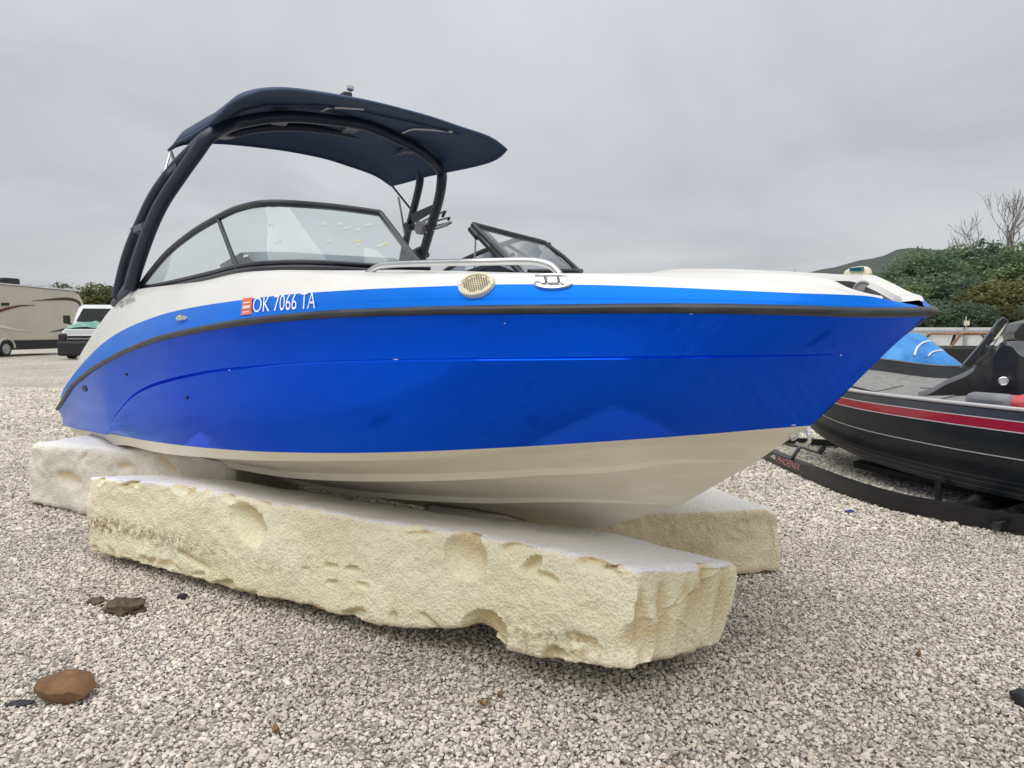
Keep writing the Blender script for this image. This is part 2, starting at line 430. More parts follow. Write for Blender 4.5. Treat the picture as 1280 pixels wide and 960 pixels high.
def on_far(px, py, b):
    o, r = lray(px, py); ks = _ks[_ks > 1.]; a = o[0]+r[0]*ks; t = o[1]+r[1]*ks
    ok = (-t-b(a) >= 0) & (a > 0); return o + r*ks[np.argmax(ok)]
br = pchip([0, .02, .06, .12, .21, .32, .5, .75, 1.1, 1.6, 2.2, 3, 4, 5, 6.4, 7.5], [0, .11, .21, .32, .44, .55, .68, .82, .95, 1.07, 1.15, 1.18, 1.18, 1.15, 1.08, 1.0])
def mk(a0, f, l): return lambda a: br(a)*f*np.where(np.asarray(a) > a0, 1-np.exp(-np.maximum(np.asarray(a)-a0, 0)/l), 0)
def fit(b, pts, pre=(), post=()):
    q = sorted([(p[0], p[2]) for p in (on_plan(x, y, b) for x, y in pts)])
    q = list(pre) + q + list(post); qq = [q[0]]
    for p in q[1:]:
        if p[0] > qq[-1][0]+1e-3: qq.append(p)
    return pchip([p[0] for p in qq], [p[1] for p in qq])
b_top = lambda a: br(np.maximum(np.asarray(a)-.02, 0))*.955
b_cre = mk(.1, .975, .12); b_blu = mk(.315, .94, .40); b_chi = mk(.40, .925, .48); b_B = mk(.5, .62, .5); b_C = mk(.8, .34, .4)
w_rail = fit(br, [(71,514),(80,500),(92,482),(108,468),(125,456),(160,438),(200,423),(250,412),(320,401),(360,397),(440,391.5),(520,389),(600,387.5),(700,386.5),(820,385.5),(900,386),(1000,388),(1120,390.5)], pre=[(0, 1.255)])
w_top = fit(b_top, [(92,468),(107,450),(130,428),(155,412),(180,401),(210,391),(242,384),(290,376.5),(392,365.5),(440,362.5),(570,357),(620,355.5),(720,355.7),(820,358.5),(1000,366.5),(1084,370)], pre=[(0.02, 1.275)], post=[(6.9, .62)])
w_blu = fit(b_blu, [(77,527),(97,534),(135,541.5),(185,551),(260,560),(390,566),(520,564.5),(630,559.5),(760,551.5),(890,542),(960,536)], pre=[(.315, .905)])
_cre = fit(b_cre, [(135,541),(141,525),(154,506),(168,492),(190,480),(225,470),(275,461),(320,457),(355,454),(440,450),(600,447.5),(740,446),(860,444.5),(1000,443.5)], pre=[(.1, 1.137)])
def w_cre(a):
    a = np.asarray(a, float); return np.where(a < 4.28, np.maximum(_cre(a), w_blu(a)+.006), w_blu(a)+.006)
w_chi = fit(b_chi, [(138,556),(160,557),(194,565),(260,572),(341,576),(443,576),(520,574.5),(581,571.6),(662,567.6),(760,560)], pre=[(.40, .843), (.6, .845)], post=[(6.9, .34)])
w_B = fit(b_B, [(260,578),(357,596),(416,600),(520,601),(630,597),(675,594),(760,590.5),(857,578.5)], pre=[(.5, .765)], post=[(6.9, .21)])
w_C = fit(b_C, [(433,617),(520,625),(601,628.5),(740,627.7)], pre=[(.8, .562)], post=[(3.4, .305), (4.5, .235), (6.9, .11)])
w_keel = pchip([1.15, 1.22, 1.6, 2.2, 3, 4, 5, 6.9], [.405, .38, .330, .262, .19, .125, .08, .03])

NS = 150
gq = np.linspace(0, 1, NS)**2.1
def line(a0, tf, wf):
    a = a0 + (LEN-a0)*gq
    return np.stack([a, tf(a), wf(a)], 1)
def blend(A, B, v, bulge=0.0):
    P_ = A*(1-v) + B*v
    P_ = P_.copy(); P_[:, 1] += bulge*math.sin(math.pi*v)*np.clip((P_[:, 0]-.12)/.5, 0, 1)
    return P_
def fade(a, a0, l=.4): return np.where(a > a0, 1-np.exp(-np.maximum(a-a0, 0)/l), 0)
Lrail = line(0.0, br, w_rail); Lrail_low = Lrail + [0, 0, -.012]
Lcre = line(.1, b_cre, w_cre)
step = (0.004 + 0.010*np.clip((Lcre[:, 0]-1.8)/1.2, 0, 1))*np.clip((Lcre[:, 0]-.1)/.3, 0, 1)*np.clip((4.30-Lcre[:, 0])/.2, 0, 1)
_k = np.clip((Lcre[:, 0]-.1)/.3, 0, 1)*np.clip((4.30-Lcre[:, 0])/.12, 0, 1)
Lcg = Lcre.copy(); _r = np.clip((Lcre[:, 0]-1.7)/1.3, 0, 1); Lcg[:, 1] -= (.0015 + .0115*_r)*_k; Lcg[:, 2] -= (.003 + .004*_r)*_k; Lcg[:, 0] += .004*_k
Lcre2 = Lcre.copy(); Lcre2[:, 1] += step*.55*_r; Lcre2[:, 2] -= (.008 + .010*_r)*_k; Lcre2[:, 2] = np.maximum(Lcre2[:, 2], w_blu(Lcre2[:, 0])+.002)
Lblu = line(.315, b_blu, w_blu)
def loft(lines, name, m, parent, both=True, smooth=32):
    V = []; Fc = []
    for sgn in ((1, -1) if both else (1,)):
        o = len(V); n = len(lines[0])
        for ln in lines:
            for a, t, w_ in ln: V.append(loc3(a, sgn*t, w_))
        for i in range(len(lines)-1):
            for k in range(n-1):
                f = (o+i*n+k, o+i*n+k+1, o+(i+1)*n+k+1, o+(i+1)*n+k)
                Fc.append(f if sgn > 0 else f[::-1])
    return mesh_obj(name, V, Fc, m, parent, smooth, weld=0.0012)
Mboat = Matrix(((u_[0], -SBv[0], UPv[0], TIP[0]), (u_[1], -SBv[1], UPv[1], TIP[1]), (u_[2], -SBv[2], UPv[2], TIP[2]), (0, 0, 0, 1)))
boat = empty('motorboat', mat=Mboat)
tag(boat, 'blue and white bowrider motorboat with dark tower canopy resting on foam blocks', 'boat')
top_lines = [Lrail_low] + [blend(Lrail_low, Lcre, v, -.010) for v in (.25, .5, .75)] + [Lcre, Lcg, Lcre2] + [blend(Lcre2, Lblu, v, .020) for v in (.15, .3, .45, .6, .75, .9)] + [Lblu]
hull = loft(top_lines, 'hull_side', M['blue'], boat, smooth=13); hull['label'] = 'glossy blue topsides with a styling crease'
Lchi = line(.40, b_chi, w_chi)
f1 = fade(Lchi[:, 0], .4); Lchi_in = Lchi.copy(); Lchi_in[:, 1] -= .065*f1; Lchi_in[:, 2] += .004*f1
LB = line(.5, b_B, w_B); fB = fade(LB[:, 0], .5); LBp = LB.copy(); LBp[:, 1] += .022*fB; LBp[:, 2] += .034*fB
LB2 = LB.copy(); LB2[:, 1] += .012*fB; LBi = LB.copy(); LBi[:, 1] -= .035*fB; LBi[:, 2] += .006*fB
LC = line(.8, b_C, w_C); fC = fade(LC[:, 0], .8); LCp = LC.copy(); LCp[:, 1] += .020*fC; LCp[:, 2] += .030*fC
LC2 = LC.copy(); LC2[:, 1] += .010*fC; LCi = LC.copy(); LCi[:, 1] -= .030*fC; LCi[:, 2] += .006*fC
Lk = line(1.15, lambda a: a*0, w_keel)
bot_lines = [Lblu, Lchi, Lchi_in, blend(Lchi_in, LBp, .5, .0), LBp, LB2, LBi, blend(LBi, LCp, .5), LCp, LC2, LCi, Lk]
bottom = loft(bot_lines, 'hull_bottom', M['bottom'], boat, smooth=22); bottom['label'] = 'cream white running bottom with strakes'
# transom
prof = [ln[-1] for ln in top_lines] + [ln[-1] for ln in bot_lines[1:]]
V = [loc3(a, t, w_) for a, t, w_ in prof] + [loc3(a, -t, w_) for a, t, w_ in prof[-2::-1]]
mesh_obj('transom', V, [tuple(range(len(V)))], M['blue'], boat, smooth=0)
# rub rail round the whole sheer
def sheer_path(off, dw):
    st = [(a, t+off, w_+dw) for a, t, w_ in Lrail[2:]]
    nose = []
    return [loc3(a, t, w_) for a, t, w_ in st[::-1]] + [loc3(-off, 0, float(w_rail(0))+dw)] + [loc3(a, -t, w_) for a, t, w_ in st]
mb = MB()
sp_ = sheer_path(0, 0)
prf = [(-.012, .0135), (.006, .0135), (.011, .0100), (.0135, .0095), (.0195, .006), (.021, 0), (.018, -.008), (.009, -.0135), (-.012, -.0135)]
npf = len(prf); V = []; Fc = []
for i, p in enumerate(sp_):
    tg = (sp_[min(i+1, len(sp_)-1)] - sp_[max(i-1, 0)]).normalized()
    outw = tg.cross(Vector((0, 0, 1))); outw = -outw.normalized() if outw.length else Vector((0, 0, 0))
    if (outw.dot(Vector((p.x+2.5, p.y, 0)))) < 0: outw = -outw
    for o_, z_ in prf: V.append(p + outw*o_ + Vector((0, 0, z_)))
for i in range(len(sp_)-1):
    for k in range(npf-1): Fc.append((i*npf+k, i*npf+k+1, (i+1)*npf+k+1, (i+1)*npf+k))
mb.add(V, Fc); rail = mb.build('rub_rail', M['rubber'], boat, 50)
rail['label'] = 'black rubber rub rail, scuffed in places'
# blue band above the rail
Ltop = line(.035, b_top, w_top)
Lr_up = Lrail + [0, 0, .012]
Ls1 = blend(Lr_up, Ltop, .24); Ls1[:, 1] += .004
Ls2 = blend(Lr_up, Ltop, .30); Ls2[:, 1] -= .006
band = loft([Lr_up, Ls1, Ls2, blend(Ls2, Ltop, .5, .004), Ltop], 'deck_band', M['blue_band'], boat, smooth=25)
band['label'] = 'blue band above the rub rail, colour lightened for its reflection'
# white deck cap; crest heights fitted separately for each side
bcr = lambda a: br(np.maximum(np.asarray(a)-.03, 0))*.88
w_cs = fit(bcr, [(92,468),(103,441),(112,426),(125,406),(142,383),(160,368),(176,361),(250,352),(300,341),(340,338),(389,338),(457,342),(540,342),(640,342),(730,342),(780,344),(840,346.5)], pre=[(.06, 1.285), (.10, 1.303), (.16, 1.33)])
q = sorted([(p[0], p[2]) for p in (on_far(x, y, bcr) for x, y in [(879,337),(960,338),(1017,341),(1056,343),(1087,343),(1113,353),(1133,364),(1150,378)])])
q = [(.03, 1.268)] + q + [(q[-1][0]+.16, float(w_cs(1.5))+.03)] + [(x, float(w_cs(x))+.01) for x in (1.9, 2.4, 3.0, 3.6, 4.2, 4.8, 5.4, 5.9, 6.4)]
w_cp = pchip([p[0] for p in q], [p[1] for p in q])
_nf = pchip([0, .12, .35, .8, 8], [.80, .80, .74, .64, .64])
inn = lambda a: np.where(np.asarray(a) < 1.9, br(np.maximum(np.asarray(a)-.07, 0))*_nf(a), np.minimum(br(np.maximum(np.asarray(a)-.07, 0))*.64 + (np.asarray(a)-1.9)*.16, br(a)-.22))
floor_w = pchip([0, .3, .6, 1.0, 1.4, 7], [1.215, 1.20, 1.12, 1.0, .90, .862])
_in = sorted([(p[0], p[2]) for p in (on_plan(x, y, lambda a: np.maximum(inn(a), 0)) for x, y in [(879,341),(920,341.5),(960,342),(1010,345),(1042,351),(1062,360)])])
print('inner', _in, 'crest', [(x, float(w_cs(x))) for x, _ in _in])
w_is = pchip([.05] + [p[0] for p in _in] + [_in[-1][0]+.35, 2.0, 6.4], [1.285] + [p[1] for p in _in] + [float(w_cs(_in[-1][0]+.35))+.004, float(w_cs(2.0))-.004, float(w_cs(6.4))-.004])
def deck_side(wc, sg, name):
    Lc = line(.06, bcr, wc); Lc[:, 2] = np.maximum(Lc[:, 2], Ltop[:, 2]+.004)
    Lm = blend(Ltop, Lc, .55); Lm[:, 2] += .30*(Lc[:, 2]-Ltop[:, 2])*.45
    Lm2 = blend(Ltop, Lc, .82); Lm2[:, 2] += .22*(Lc[:, 2]-Ltop[:, 2])*.5
    Li = line(.085, inn, lambda a: 0*a); Li[:, 2] = w_is(Li[:, 0]) if sg > 0 else Lc[:, 2] - .004
    Li2 = Li.copy(); Li2[:, 1] = np.maximum(Li2[:, 1]-.015, 0); Li2[:, 2] -= .02
    for l_ in (Ltop,): pass
    lines = [Ltop, Lm, Lm2, Lc, blend(Lc, Li, .5), Li, Li2]
    V = []; Fc = []; n = NS
    for ln in lines:
        for a, t, w_ in ln: V.append(loc3(a, sg*t, w_))
    for i in range(len(lines)-1):
        for k in range(n-1):
            f = (i*n+k, i*n+k+1, (i+1)*n+k+1, (i+1)*n+k); Fc.append(f)
    Lw = Li2.copy(); Lw[:, 1] = np.minimum(np.maximum(Lw[:, 1]-.03, 0), .80*b_cre(Lw[:, 0]-.05)); Lw[:, 2] = floor_w(Lw[:, 0])
    V2 = [loc3(a, sg*t, w_) for a, t, w_ in Li2] + [loc3(a, sg*t, w_) for a, t, w_ in Lw]
    F2 = [(k, k+1, n+k+1, n+k) for k in range(n-1)]
    return V, Fc, V2, F2
DV, DF, IV, IF = [], [], [], []
for wc, sg in ((w_cs, 1), (w_cp, -1)):
    V, Fc, V2, F2 = deck_side(wc, sg, '')
    o = len(DV); DV += V; DF += [tuple(i+o for i in f) for f in Fc]
    o = len(IV); IV += V2; IF += [tuple(i+o for i in f) for f in F2]
deck = mesh_obj('deck', DV, DF, M['white'], boat, 40, weld=.001)
deck['label'] = 'white moulded deck cap around the cockpit'
mesh_obj('cockpit_liner', IV, IF, M['vinyl'], boat, 40, weld=.001)  # dark tone stands in for shade inside the open bow cavity
aa = np.linspace(.14, LEN, 40); mb = MB()
fw_ = lambda a: min(float(inn(a)), .80*float(b_cre(a-.05)))
mb.strip([loc3(a, fw_(a), float(floor_w(a))+.002) for a in aa], [loc3(a, -fw_(a), float(floor_w(a))+.002) for a in aa]); mb.build('cockpit_floor', M['liner'], boat)
BV = BVHTree.FromPolygons([v.co for v in deck.data.vertices] + [v.co for v in band.data.vertices] + [v.co for v in hull.data.vertices],
    [tuple(p.vertices) for p in deck.data.polygons] + [tuple(i+len(deck.data.vertices) for i in p.vertices) for p in band.data.polygons]
    + [tuple(i+len(deck.data.vertices)+len(band.data.vertices) for i in p.vertices) for p in hull.data.polygons])
BOT = BVHTree.FromPolygons([v.co for v in bottom.data.vertices], [tuple(p.vertices) for p in bottom.data.polygons])
MbI = Mboat.inverted()
CO_ = MbI @ Vector(cC)
def hit(px, py, bvh=None):
    d = (MbI.to_3x3() @ Vector(pray(px, py))).normalized()
    p, n, i, dist = (bvh or BV).ray_cast(CO_, d)
    if p is None: return None, None
    if n.dot(d) > 0: n = -n
    return p, n
def LP(v): return Vector((-v[0], -v[1], v[2]))
def decal(name, quad, uv, Fc, m, parent, off=.003, bvh=None):
    """lay flat shapes given in 0..1 coordinates onto the boat's skin; quad = pixel corners bl, br, tr, tl"""
    q = [Vector(p) for p in quad]; V = []
    for x, y in uv:
        p = (q[0]*(1-x) + q[1]*x)*(1-y) + (q[3]*(1-x) + q[2]*x)*y
        h, n = hit(p.x, p.y, bvh); V.append(h + n*off)
    return mesh_obj(name, V, Fc, m, parent, smooth=0)
def grid_uv(nx, ny):
    return [(i/nx, j/ny) for j in range(ny+1) for i in range(nx+1)], [(j*(nx+1)+i, j*(nx+1)+i+1, (j+1)*(nx+1)+i+1, (j+1)*(nx+1)+i) for j in range(ny) for i in range(nx)]
uv, Fc = text_mesh('OK 7066 TA', 0.12, -0.004)
o = decal('registration_number', [(317, 391), (394.5, 386), (394.5, 364.5), (317, 372.5)], uv, Fc, M['letters'], boat); o['label'] = 'white registration lettering OK 7066 TA'
uv, Fc = grid_uv(6, 8)
st = decal('validation_sticker', [(302, 394.5), (315, 393), (316, 372), (304, 373.5)], uv, Fc, M['sticker'], boat); st['label'] = 'orange validation sticker'
for y0, y1, x0, x1 in ((.66, .74, .15, .85), (.36, .54, .12, .88), (.12, .2, .2, .8)):
    uv2 = [(x0+(x1-x0)*a, y0+(y1-y0)*b) for a, b in uv]
    decal('sticker_print', [(302, 394.5), (315, 393), (316, 372), (304, 373.5)], uv2, Fc, M['sticker_white'], st, .0045)
uv, Fc = text_mesh('YAMAHA', 0.0, 0.0)
decal('maker_lettering', [(156.5, 382), (169.5, 377), (169, 370.5), (157, 374.5)], uv, Fc, M['greyletters'], boat, .004)
ring = [(0.5+.5*math.cos(t), .5+.5*math.sin(t)) for t in np.linspace(0, 2*math.pi, 17)[:-1]] + [(0.5+.34*math.cos(t), .5+.34*math.sin(t)) for t in np.linspace(0, 2*math.pi, 17)[:-1]]
ringf = [(i, (i+1) % 16, 16+(i+1) % 16, 16+i) for i in range(16)]
for k in range(3):
    t0 = math.pi/2 + k*2*math.pi/3; nn = len(ring)
    for tt, rr in ((t0-.12, .36), (t0+.12, .36), (t0+.6, .05), (t0-.6, .05)): ring.append((.5+rr*math.cos(tt), .5+rr*math.sin(tt)))
    ringf.append((nn, nn+1, nn+2, nn+3))
decal('maker_emblem', [(149.5, 385), (155, 383), (155, 375.5), (150, 377)], ring, ringf, M['greyletters'], boat, .004)

def surf_frame(px, py, rx, ry, bvh=None):
    c, n = hit(px, py, bvh)
    l, _ = hit(px-rx, py, bvh); r_, _ = hit(px+rx, py, bvh)
    e1 = (r_-l)/2; e1 = e1 - n*e1.dot(n); lx = e1.length; e1.normalize(); e2 = n.cross(e1)
    t, _ = hit(px, py-ry, bvh); b, _ = hit(px, py+ry, bvh)
    ly = abs(((t-b)/2).dot(e2))
    return c, n, e1, e2, lx, ly
# speaker / horn grille
c, n, e1, e2, lx, ly = surf_frame(596, 357, 22, 12)
mb = MB().lathe(c, n, [(1, -.03), (1, .004), (.96, .010), (.80, .012), (.77, .008), (0.02, .011)], 32, e1, lx, ly*1.03)
sg = mb.build('speaker_grille', M['cream'], boat, 40); sg['label'] = 'yellowed oval speaker grille'
mb = MB()
for i in range(-6, 7):
    for j in range(-5, 6):
        x, y = i/7.2, j/6.0
        if x*x+y*y < .52:
            mb.lathe(c + e1*(x*lx*.95+ (.5/7.2*lx if j % 2 else 0)) + e2*(y*ly*.95) + n*.0085, n, [(.0024, 0), (.0024, .0036)], 6)
mb.build('grille_holes', M['cream_dark'], sg, 0)['kind'] = 'stuff'
for sx_ in (-1, 1):
    MB().lathe(c + e1*(.9*lx*sx_), n, [(.004, .006), (.004, .012), (.001, .013)], 8).build('screw', M['steel'], sg)
# pull-up cleat
c, n, e1, e2, lx, ly = surf_frame(691.5, 355.5, 24, 6)
cl_ = MB().lathe(c, n, [(1, -.03), (1, .005), (.9, .009), (.02, .009)], 28, e1, lx, max(ly*1.1, .018)).build('cleat', M['steel'], boat, 40); cl_['label'] = 'stainless mooring cleat on oval plate'
upv = (Vector((0, 0, 1)) - n*.0).normalized()
for sx_ in (-.33, .33):
    p = c + e1*(lx*sx_)
    MB().tube([p + n*.006, p + n*.02 + upv*.012], .0045, 8).build('post', M['steel'], cl_)
hp = c + n*.021 + upv*.013
MB().tube([hp - e1*lx*.85 - n*.003, hp - e1*lx*.4, hp, hp + e1*lx*.4, hp + e1*lx*.85 - n*.003], [.003, .0048, .0052, .0048, .003], 8).build('horn', M['steel'], cl_)
# small through-hull fittings
c, n, e1, e2, lx, ly = surf_frame(227.5, 398, 6.5, 4.5)
vf = MB().lathe(c, n, [(1, -.01), (1, .004), (.75, .012), (.55, .010), (.5, .004), (.02, .004)], 20, e1, lx, ly).build('vent_fitting', M['steel'], boat, 40); vf['label'] = 'chrome oval vent fitting'
for px, py, rr in ((106, 485.5, 4), (234, 497, 1.6), (158, 468, 1.6)):
    c, n, e1, e2, lx, ly = surf_frame(px, py, rr, rr)
    MB().lathe(c, n, [(1, -.01), (1, .004), (.6, .006), (.02, .005)], 14, e1, max(lx*.7, .008), max(ly, .008)).build('drain_outlet', M['black'], boat, 40)
# scuffs on the hull
for px, py, rx, ry in ((495, 449, 3.2, .7), (631, 404, .8, .8), (1051, 443.5, 1.0, 1.0), (992, 531, 3, .7), (864, 392, 2.2, .5), (287, 463, .7, .9)):
    try:
        c, n, e1, e2, lx, ly = surf_frame(px, py, rx, ry)
        MB().lathe(c + n*.001, n, [(1, 0), (.9, .0006), (.02, .0006)], 9, e1, lx, ly).build('scuff_mark', M['white'], boat, 0)
    except Exception: pass

# bow grab rail
bg_ = lambda a: br(np.maximum(np.asarray(a)-.03, 0))*.80
gp = [LP(on_plan(x, y, bg_)) for x, y in [(455,346),(463,339),(474,333),(490,330.5),(530,329),(600,327.5),(650,326.5),(672,327.5),(688,332),(697,340),(701,347)]]
MB().tube(gp, .0115, 10, sub=4).build('grab_rail', M['steel'], boat)
# bow eye
se = on_t(997, 545, 0.0)
cE = loc3(se[0]-.012, 0, se[2]-.004); mb = MB()
pts = [cE + Vector((math.cos(t), 0, math.sin(t)))*.022 for t in np.linspace(-2.6, 2.6-.2+1.0, 17)]
pts = [cE + Vector((.028*math.cos(t), 0, .024*math.sin(t))) for t in np.linspace(-2.2, 2.6, 17)]
mb.tube(pts, .0065, 9); mb.lathe(cE + Vector((-.02, 0, .0)), Vector((.75, 0, -.6)), [(.017, -.012), (.017, .002), (.008, .006)], 14)
mb.build('bow_eye', M['steel'], boat)
# navigation light on the far coaming
pn = on_far(1071, 343, bcr); pc = LP(pn)
tgt = (LP(on_far(1087, 341.5, bcr)) - LP(on_far(1056, 343.5, bcr))); ln_ = tgt.length; tgt.normalize()
mb = MB(); V = []; Fc = []
prof = [(-.5, .002), (-.46, .011), (-.36, .020), (-.15, .026), (.2, .027), (.38, .024), (.48, .012), (.5, .002)]
for x, h in prof:
    for k in range(10):
        th = math.pi*k/9; V.append(pc + tgt*(x*ln_) + Vector((0, 0, h*math.sin(th)*1.15 - .002)) + tgt.cross(Vector((0, 0, 1)))*(h*.95*math.cos(th)))
for i in range(len(prof)-1):
    for k in range(9): Fc.append((i*10+k, i*10+k+1, (i+1)*10+k+1, (i+1)*10+k))
nl = mb.add(V, Fc).build('navigation_light', M['cream'], boat, 50); nl['label'] = 'small cream navigation light with green lens'
lc = LP(on_far(1078, 343, bcr)) + Vector((0, 0, .018))
ax = tgt.cross(Vector((0, 0, 1)))
if ax.dot(CO_ - lc) < 0: ax = -ax
MB().box((0, 0, 0), (.55*ln_, .006, .017)).V
mb = MB().box(lc + ax*.0225, (1, 1, 1), Matrix(((tgt.x*.5*ln_, ax.x*.012, 0), (tgt.y*.5*ln_, ax.y*.012, 0), (tgt.z*.5*ln_, 0, .017))))
mb.build('lens', M['lens'], nl, 30, bevel=.003)
# port bow: speaker and cushion seen through the gap at the nose
c_ = LP(on_far(1078, 362, lambda a: inn(a)-.01)); nrm = (CO_ - c_); nrm.z = 0; nrm.normalize()
bs = MB().lathe(c_ + nrm*.02, nrm, [(.030, -.03), (.030, .004), (.025, .008), (.022, .003), (.001, .007)], 22).build('bow_speaker', M['liner'], boat, 40)
bs['label'] = 'round grey speaker inside the bow'
for sgn in (1, -1):
    mb = MB(); A_ = []; B_ = []; C__ = []; D_ = []
    for a in np.linspace(.95, 1.85, 12):
        ti = float(inn(a))-.02
        A_.append(loc3(a, sgn*ti, 1.24)); B_.append(loc3(a, sgn*(ti-.10), 1.25)); C__.append(loc3(a, sgn*(ti-.15), 1.02)); D_.append(loc3(a, sgn*max(ti-.55, .02), 1.01))
    mb.strip(A_, B_).strip(B_, C__).strip(C__, D_); mb.build('bow_seat', M['vinyl'], boat, 30, weld=.001)

# ---------------- windshield
bpx = [(176,358,1.0),(188,362,1.0),(250,349.5,1.0),(297,338.5,.985),(335,334.5,.94),(389,333.5,.80),(457,337,.57),(500,339,.43),(538,341,.30)]
tpx = [(176,357,1.0),(206,320,.97),(239,292.5,.94),(272.5,272.5,.91),(301,260,.88),(340,254,.82),(414,258.5,.53),(475,266.5,.30)]
base = [LP(on_t(*p)) for p in bpx]; topw = [LP(on_t(*p)) for p in tpx]
def resamp(P_, n):
    P_, _ = crom([Vector(p) for p in P_], .1, 8)
    d = [0]
    for i in range(1, len(P_)): d.append(d[-1] + (P_[i]-P_[i-1]).length)
    out = []
    for k in range(n):
        s = d[-1]*k/(n-1); i = min(max(np.searchsorted(d, s)-1, 0), len(P_)-2)
        f = (s-d[i])/max(d[i+1]-d[i], 1e-9); out.append(P_[i].lerp(P_[i+1], f))
    return out
mirror = lambda P_: [Vector((p.x, -p.y, p.z)) for p in P_]
for sgn in (1, -1):
    bb = base if sgn > 0 else mirror(base); tt = topw if sgn > 0 else mirror(topw)
    if sgn < 0:
        tt = [p - Vector((0, 0, .05*min(1, i/4))) for i, p in enumerate(tt)]
        tt[-3:] = [LP(on_t(681, 304, -.84)), LP(on_t(638, 293, -.57)), LP(on_t(591, 281, -.30))]
    ws = MB().tube(tt + [bb[-1]], .0165, 10, sub=1)
    T2, _ = crom(tt, .1, 5)
    wf = MB().tube(T2, .0165, 10)
    wf.tube([tt[-1], bb[-1] - Vector((0, 0, .03))], .0155, 8)
    if sgn < 0: wf.tube([tt[-3], LP(on_t(704, 321, -.90)), LP(on_t(727, 342, -.96))], .0135, 8)
    wo = wf.build('windshield_frame', M['frame'], boat, 50)
    B2, _ = crom(bb, .1, 5)
    lo = MB().tube([p + Vector((0, 0, -.006)) for p in B2], .0165, 10)
    lo.tube([p + Vector((0, 0, .020)) for p in B2[3:]], .0095, 8); lo.build('base_gasket', M['frame'], wo, 50)
    MB().tube([bb[3] + Vector((0, 0, .005)), tt[3]], .011, 8).build('mullion', M['frame'], wo, 50)
    for nm, b0, t0 in (('side_pane', bb[:4], tt[:4]), ('front_pane', bb[3:], tt[3:])):
        ra = resamp(b0, 22); rb = resamp(t0, 22)
        th = .004 * (1 if sgn > 0 else -1)
        rows = [[ra[i].lerp(rb[i], v) for i in range(22)] for v in np.linspace(0, 1, 5)]
        V = [p for r_ in rows for p in r_]; Fc = [(j*22+i, j*22+i+1, (j+1)*22+i+1, (j+1)*22+i) for j in range(4) for i in range(21)]
        mesh_obj(nm, V, Fc, M['glass'], wo, 60)
# centre section folded open against the port side
q0 = LP(on_t(588, 286, -.36)); q1 = LP(on_t(646, 347, -.36)); q2 = LP(on_t(601, 283, -.44)); q3 = LP(on_t(662, 347, -.44))
mb = MB().tube([q0, q1], .0105, 8).tube([q2, q3], .0105, 8).tube([q0, q2], .0105, 8)
wd = mb.build('folded_window', M['frame'], boat, 50); wd['label'] = 'centre windshield section folded open'
MB().tube([LP(on_t(588, 286, -.36)), LP(on_t(597, 297, -.36))], .018, 8).build('latch', M['frame'], wd, 50)
MB().tube([LP(on_t(594.5, 296, -.36)), LP(on_t(592.5, 347, -.36))], .0055, 8).build('gas_strut', M['steel'], wd, 50)
MB().tube([LP(on_t(642, 318, -.5)), LP(on_t(584, 345, -.45))], .012, 8).build('support_arm', M['frame'], wd, 50)
for px, py, t_ in ((686, 306, -.86), (726, 339, -.97)):
    p = LP(on_t(px, py, t_)); MB().lathe(p, Vector((0, 0, 1)), [(.012, -.014), (.016, 0), (.010, .014)], 8).build('hinge', M['frame'], wd, 40)
# dashboards behind the glass and residue of stickers on it
for sgn in (1, -1):
    pts = []
    B2 = [Vector((p.x, p.y*sgn, p.z)) for p in resamp(base[4:], 10)]
    mb = MB(); A_ = [p + Vector((-.10, -.0*sgn, .02)) for p in B2]; Bt = [p + Vector((-.28, 0, .085)) for p in B2]; Cb = [p + Vector((-.55, 0, .05)) for p in B2]; Dd = [p + Vector((-.58, 0, -.35)) for p in B2]
    mb.strip(A_, Bt).strip(Bt, Cb).strip(Cb, Dd); mb.build('dashboard', M['vinyl_light'], boat, 60, weld=.001)
GV = [o for o in boat.children if o.name.startswith('windshield_frame')][0]
FP = [o for o in GV.children if o.name.startswith('front_pane')][0]
PB = BVHTree.FromPolygons([v.co for v in FP.data.vertices], [tuple(p.vertices) for p in FP.data.polygons])
M['residue'] = mat('sticker residue', (0.50, 0.52, 0.51), 0.8); M['residue_y'] = mat('yellow sticker residue', (0.55, 0.50, 0.28), 0.8)
for i, (px, py, yl) in enumerate([(340,281,0),(348,302.5,0),(411,301.5,0),(447,306,0),(447,301.5,1),(481,305,1),(404,280,0),(424,280,0),(433,285,0),(447,287,0),(460,281,0),(475,307,0),(308,320,0)]):
    uv, Fc = grid_uv(2, 1); k = 3.6 + (i % 3)*.4
    if hit(px, py, PB)[0] is None: continue
    try:
        decal('sticker_residue', [(px-k, py+2.4), (px+k*.8, py+1.2), (px+k, py-1.8), (px-k*.7, py-1.0)], uv, Fc, M['residue_y' if yl else 'residue'], FP, .003, PB)
    except Exception: pass

# ---------------- tower
def pth(pts): return [LP(on_t(*p)) for p in pts]
fs = pth([(163,362,1.06),(166,350,1.05),(172,330,1.04),(186,290,1.0),(202,255,.96),(225,220,.90),(245,192,.85),(262,170,.80)])
hoopf = [LP(on_a(x, y+4, 3.22)) for x, y in [(290,152),(312,146.5),(340,142.5),(370,142),(400,144.5),(449,151),(478,161),(517,180),(537,194)]]
fp = pth([(551,214,-.79),(552,228,-.80),(548,252,-.86),(537.5,287.5,-.95),(527,324,-1.04),(522,342,-1.08)])
rs = pth([(146,372,1.06),(149,358,1.05),(155,333,1.03),(163,308,1.01),(175,280,.98),(192,245,.93),(215,213,.86),(240,187,.80),(262,168,.77)])
hoopr = [LP(on_a(x, y+8.5, 3.62)) for x, y in [(284,160),(302,156),(330,151.5),(365,150.5),(400,153),(449,161.5),(478,173),(509,192)]]
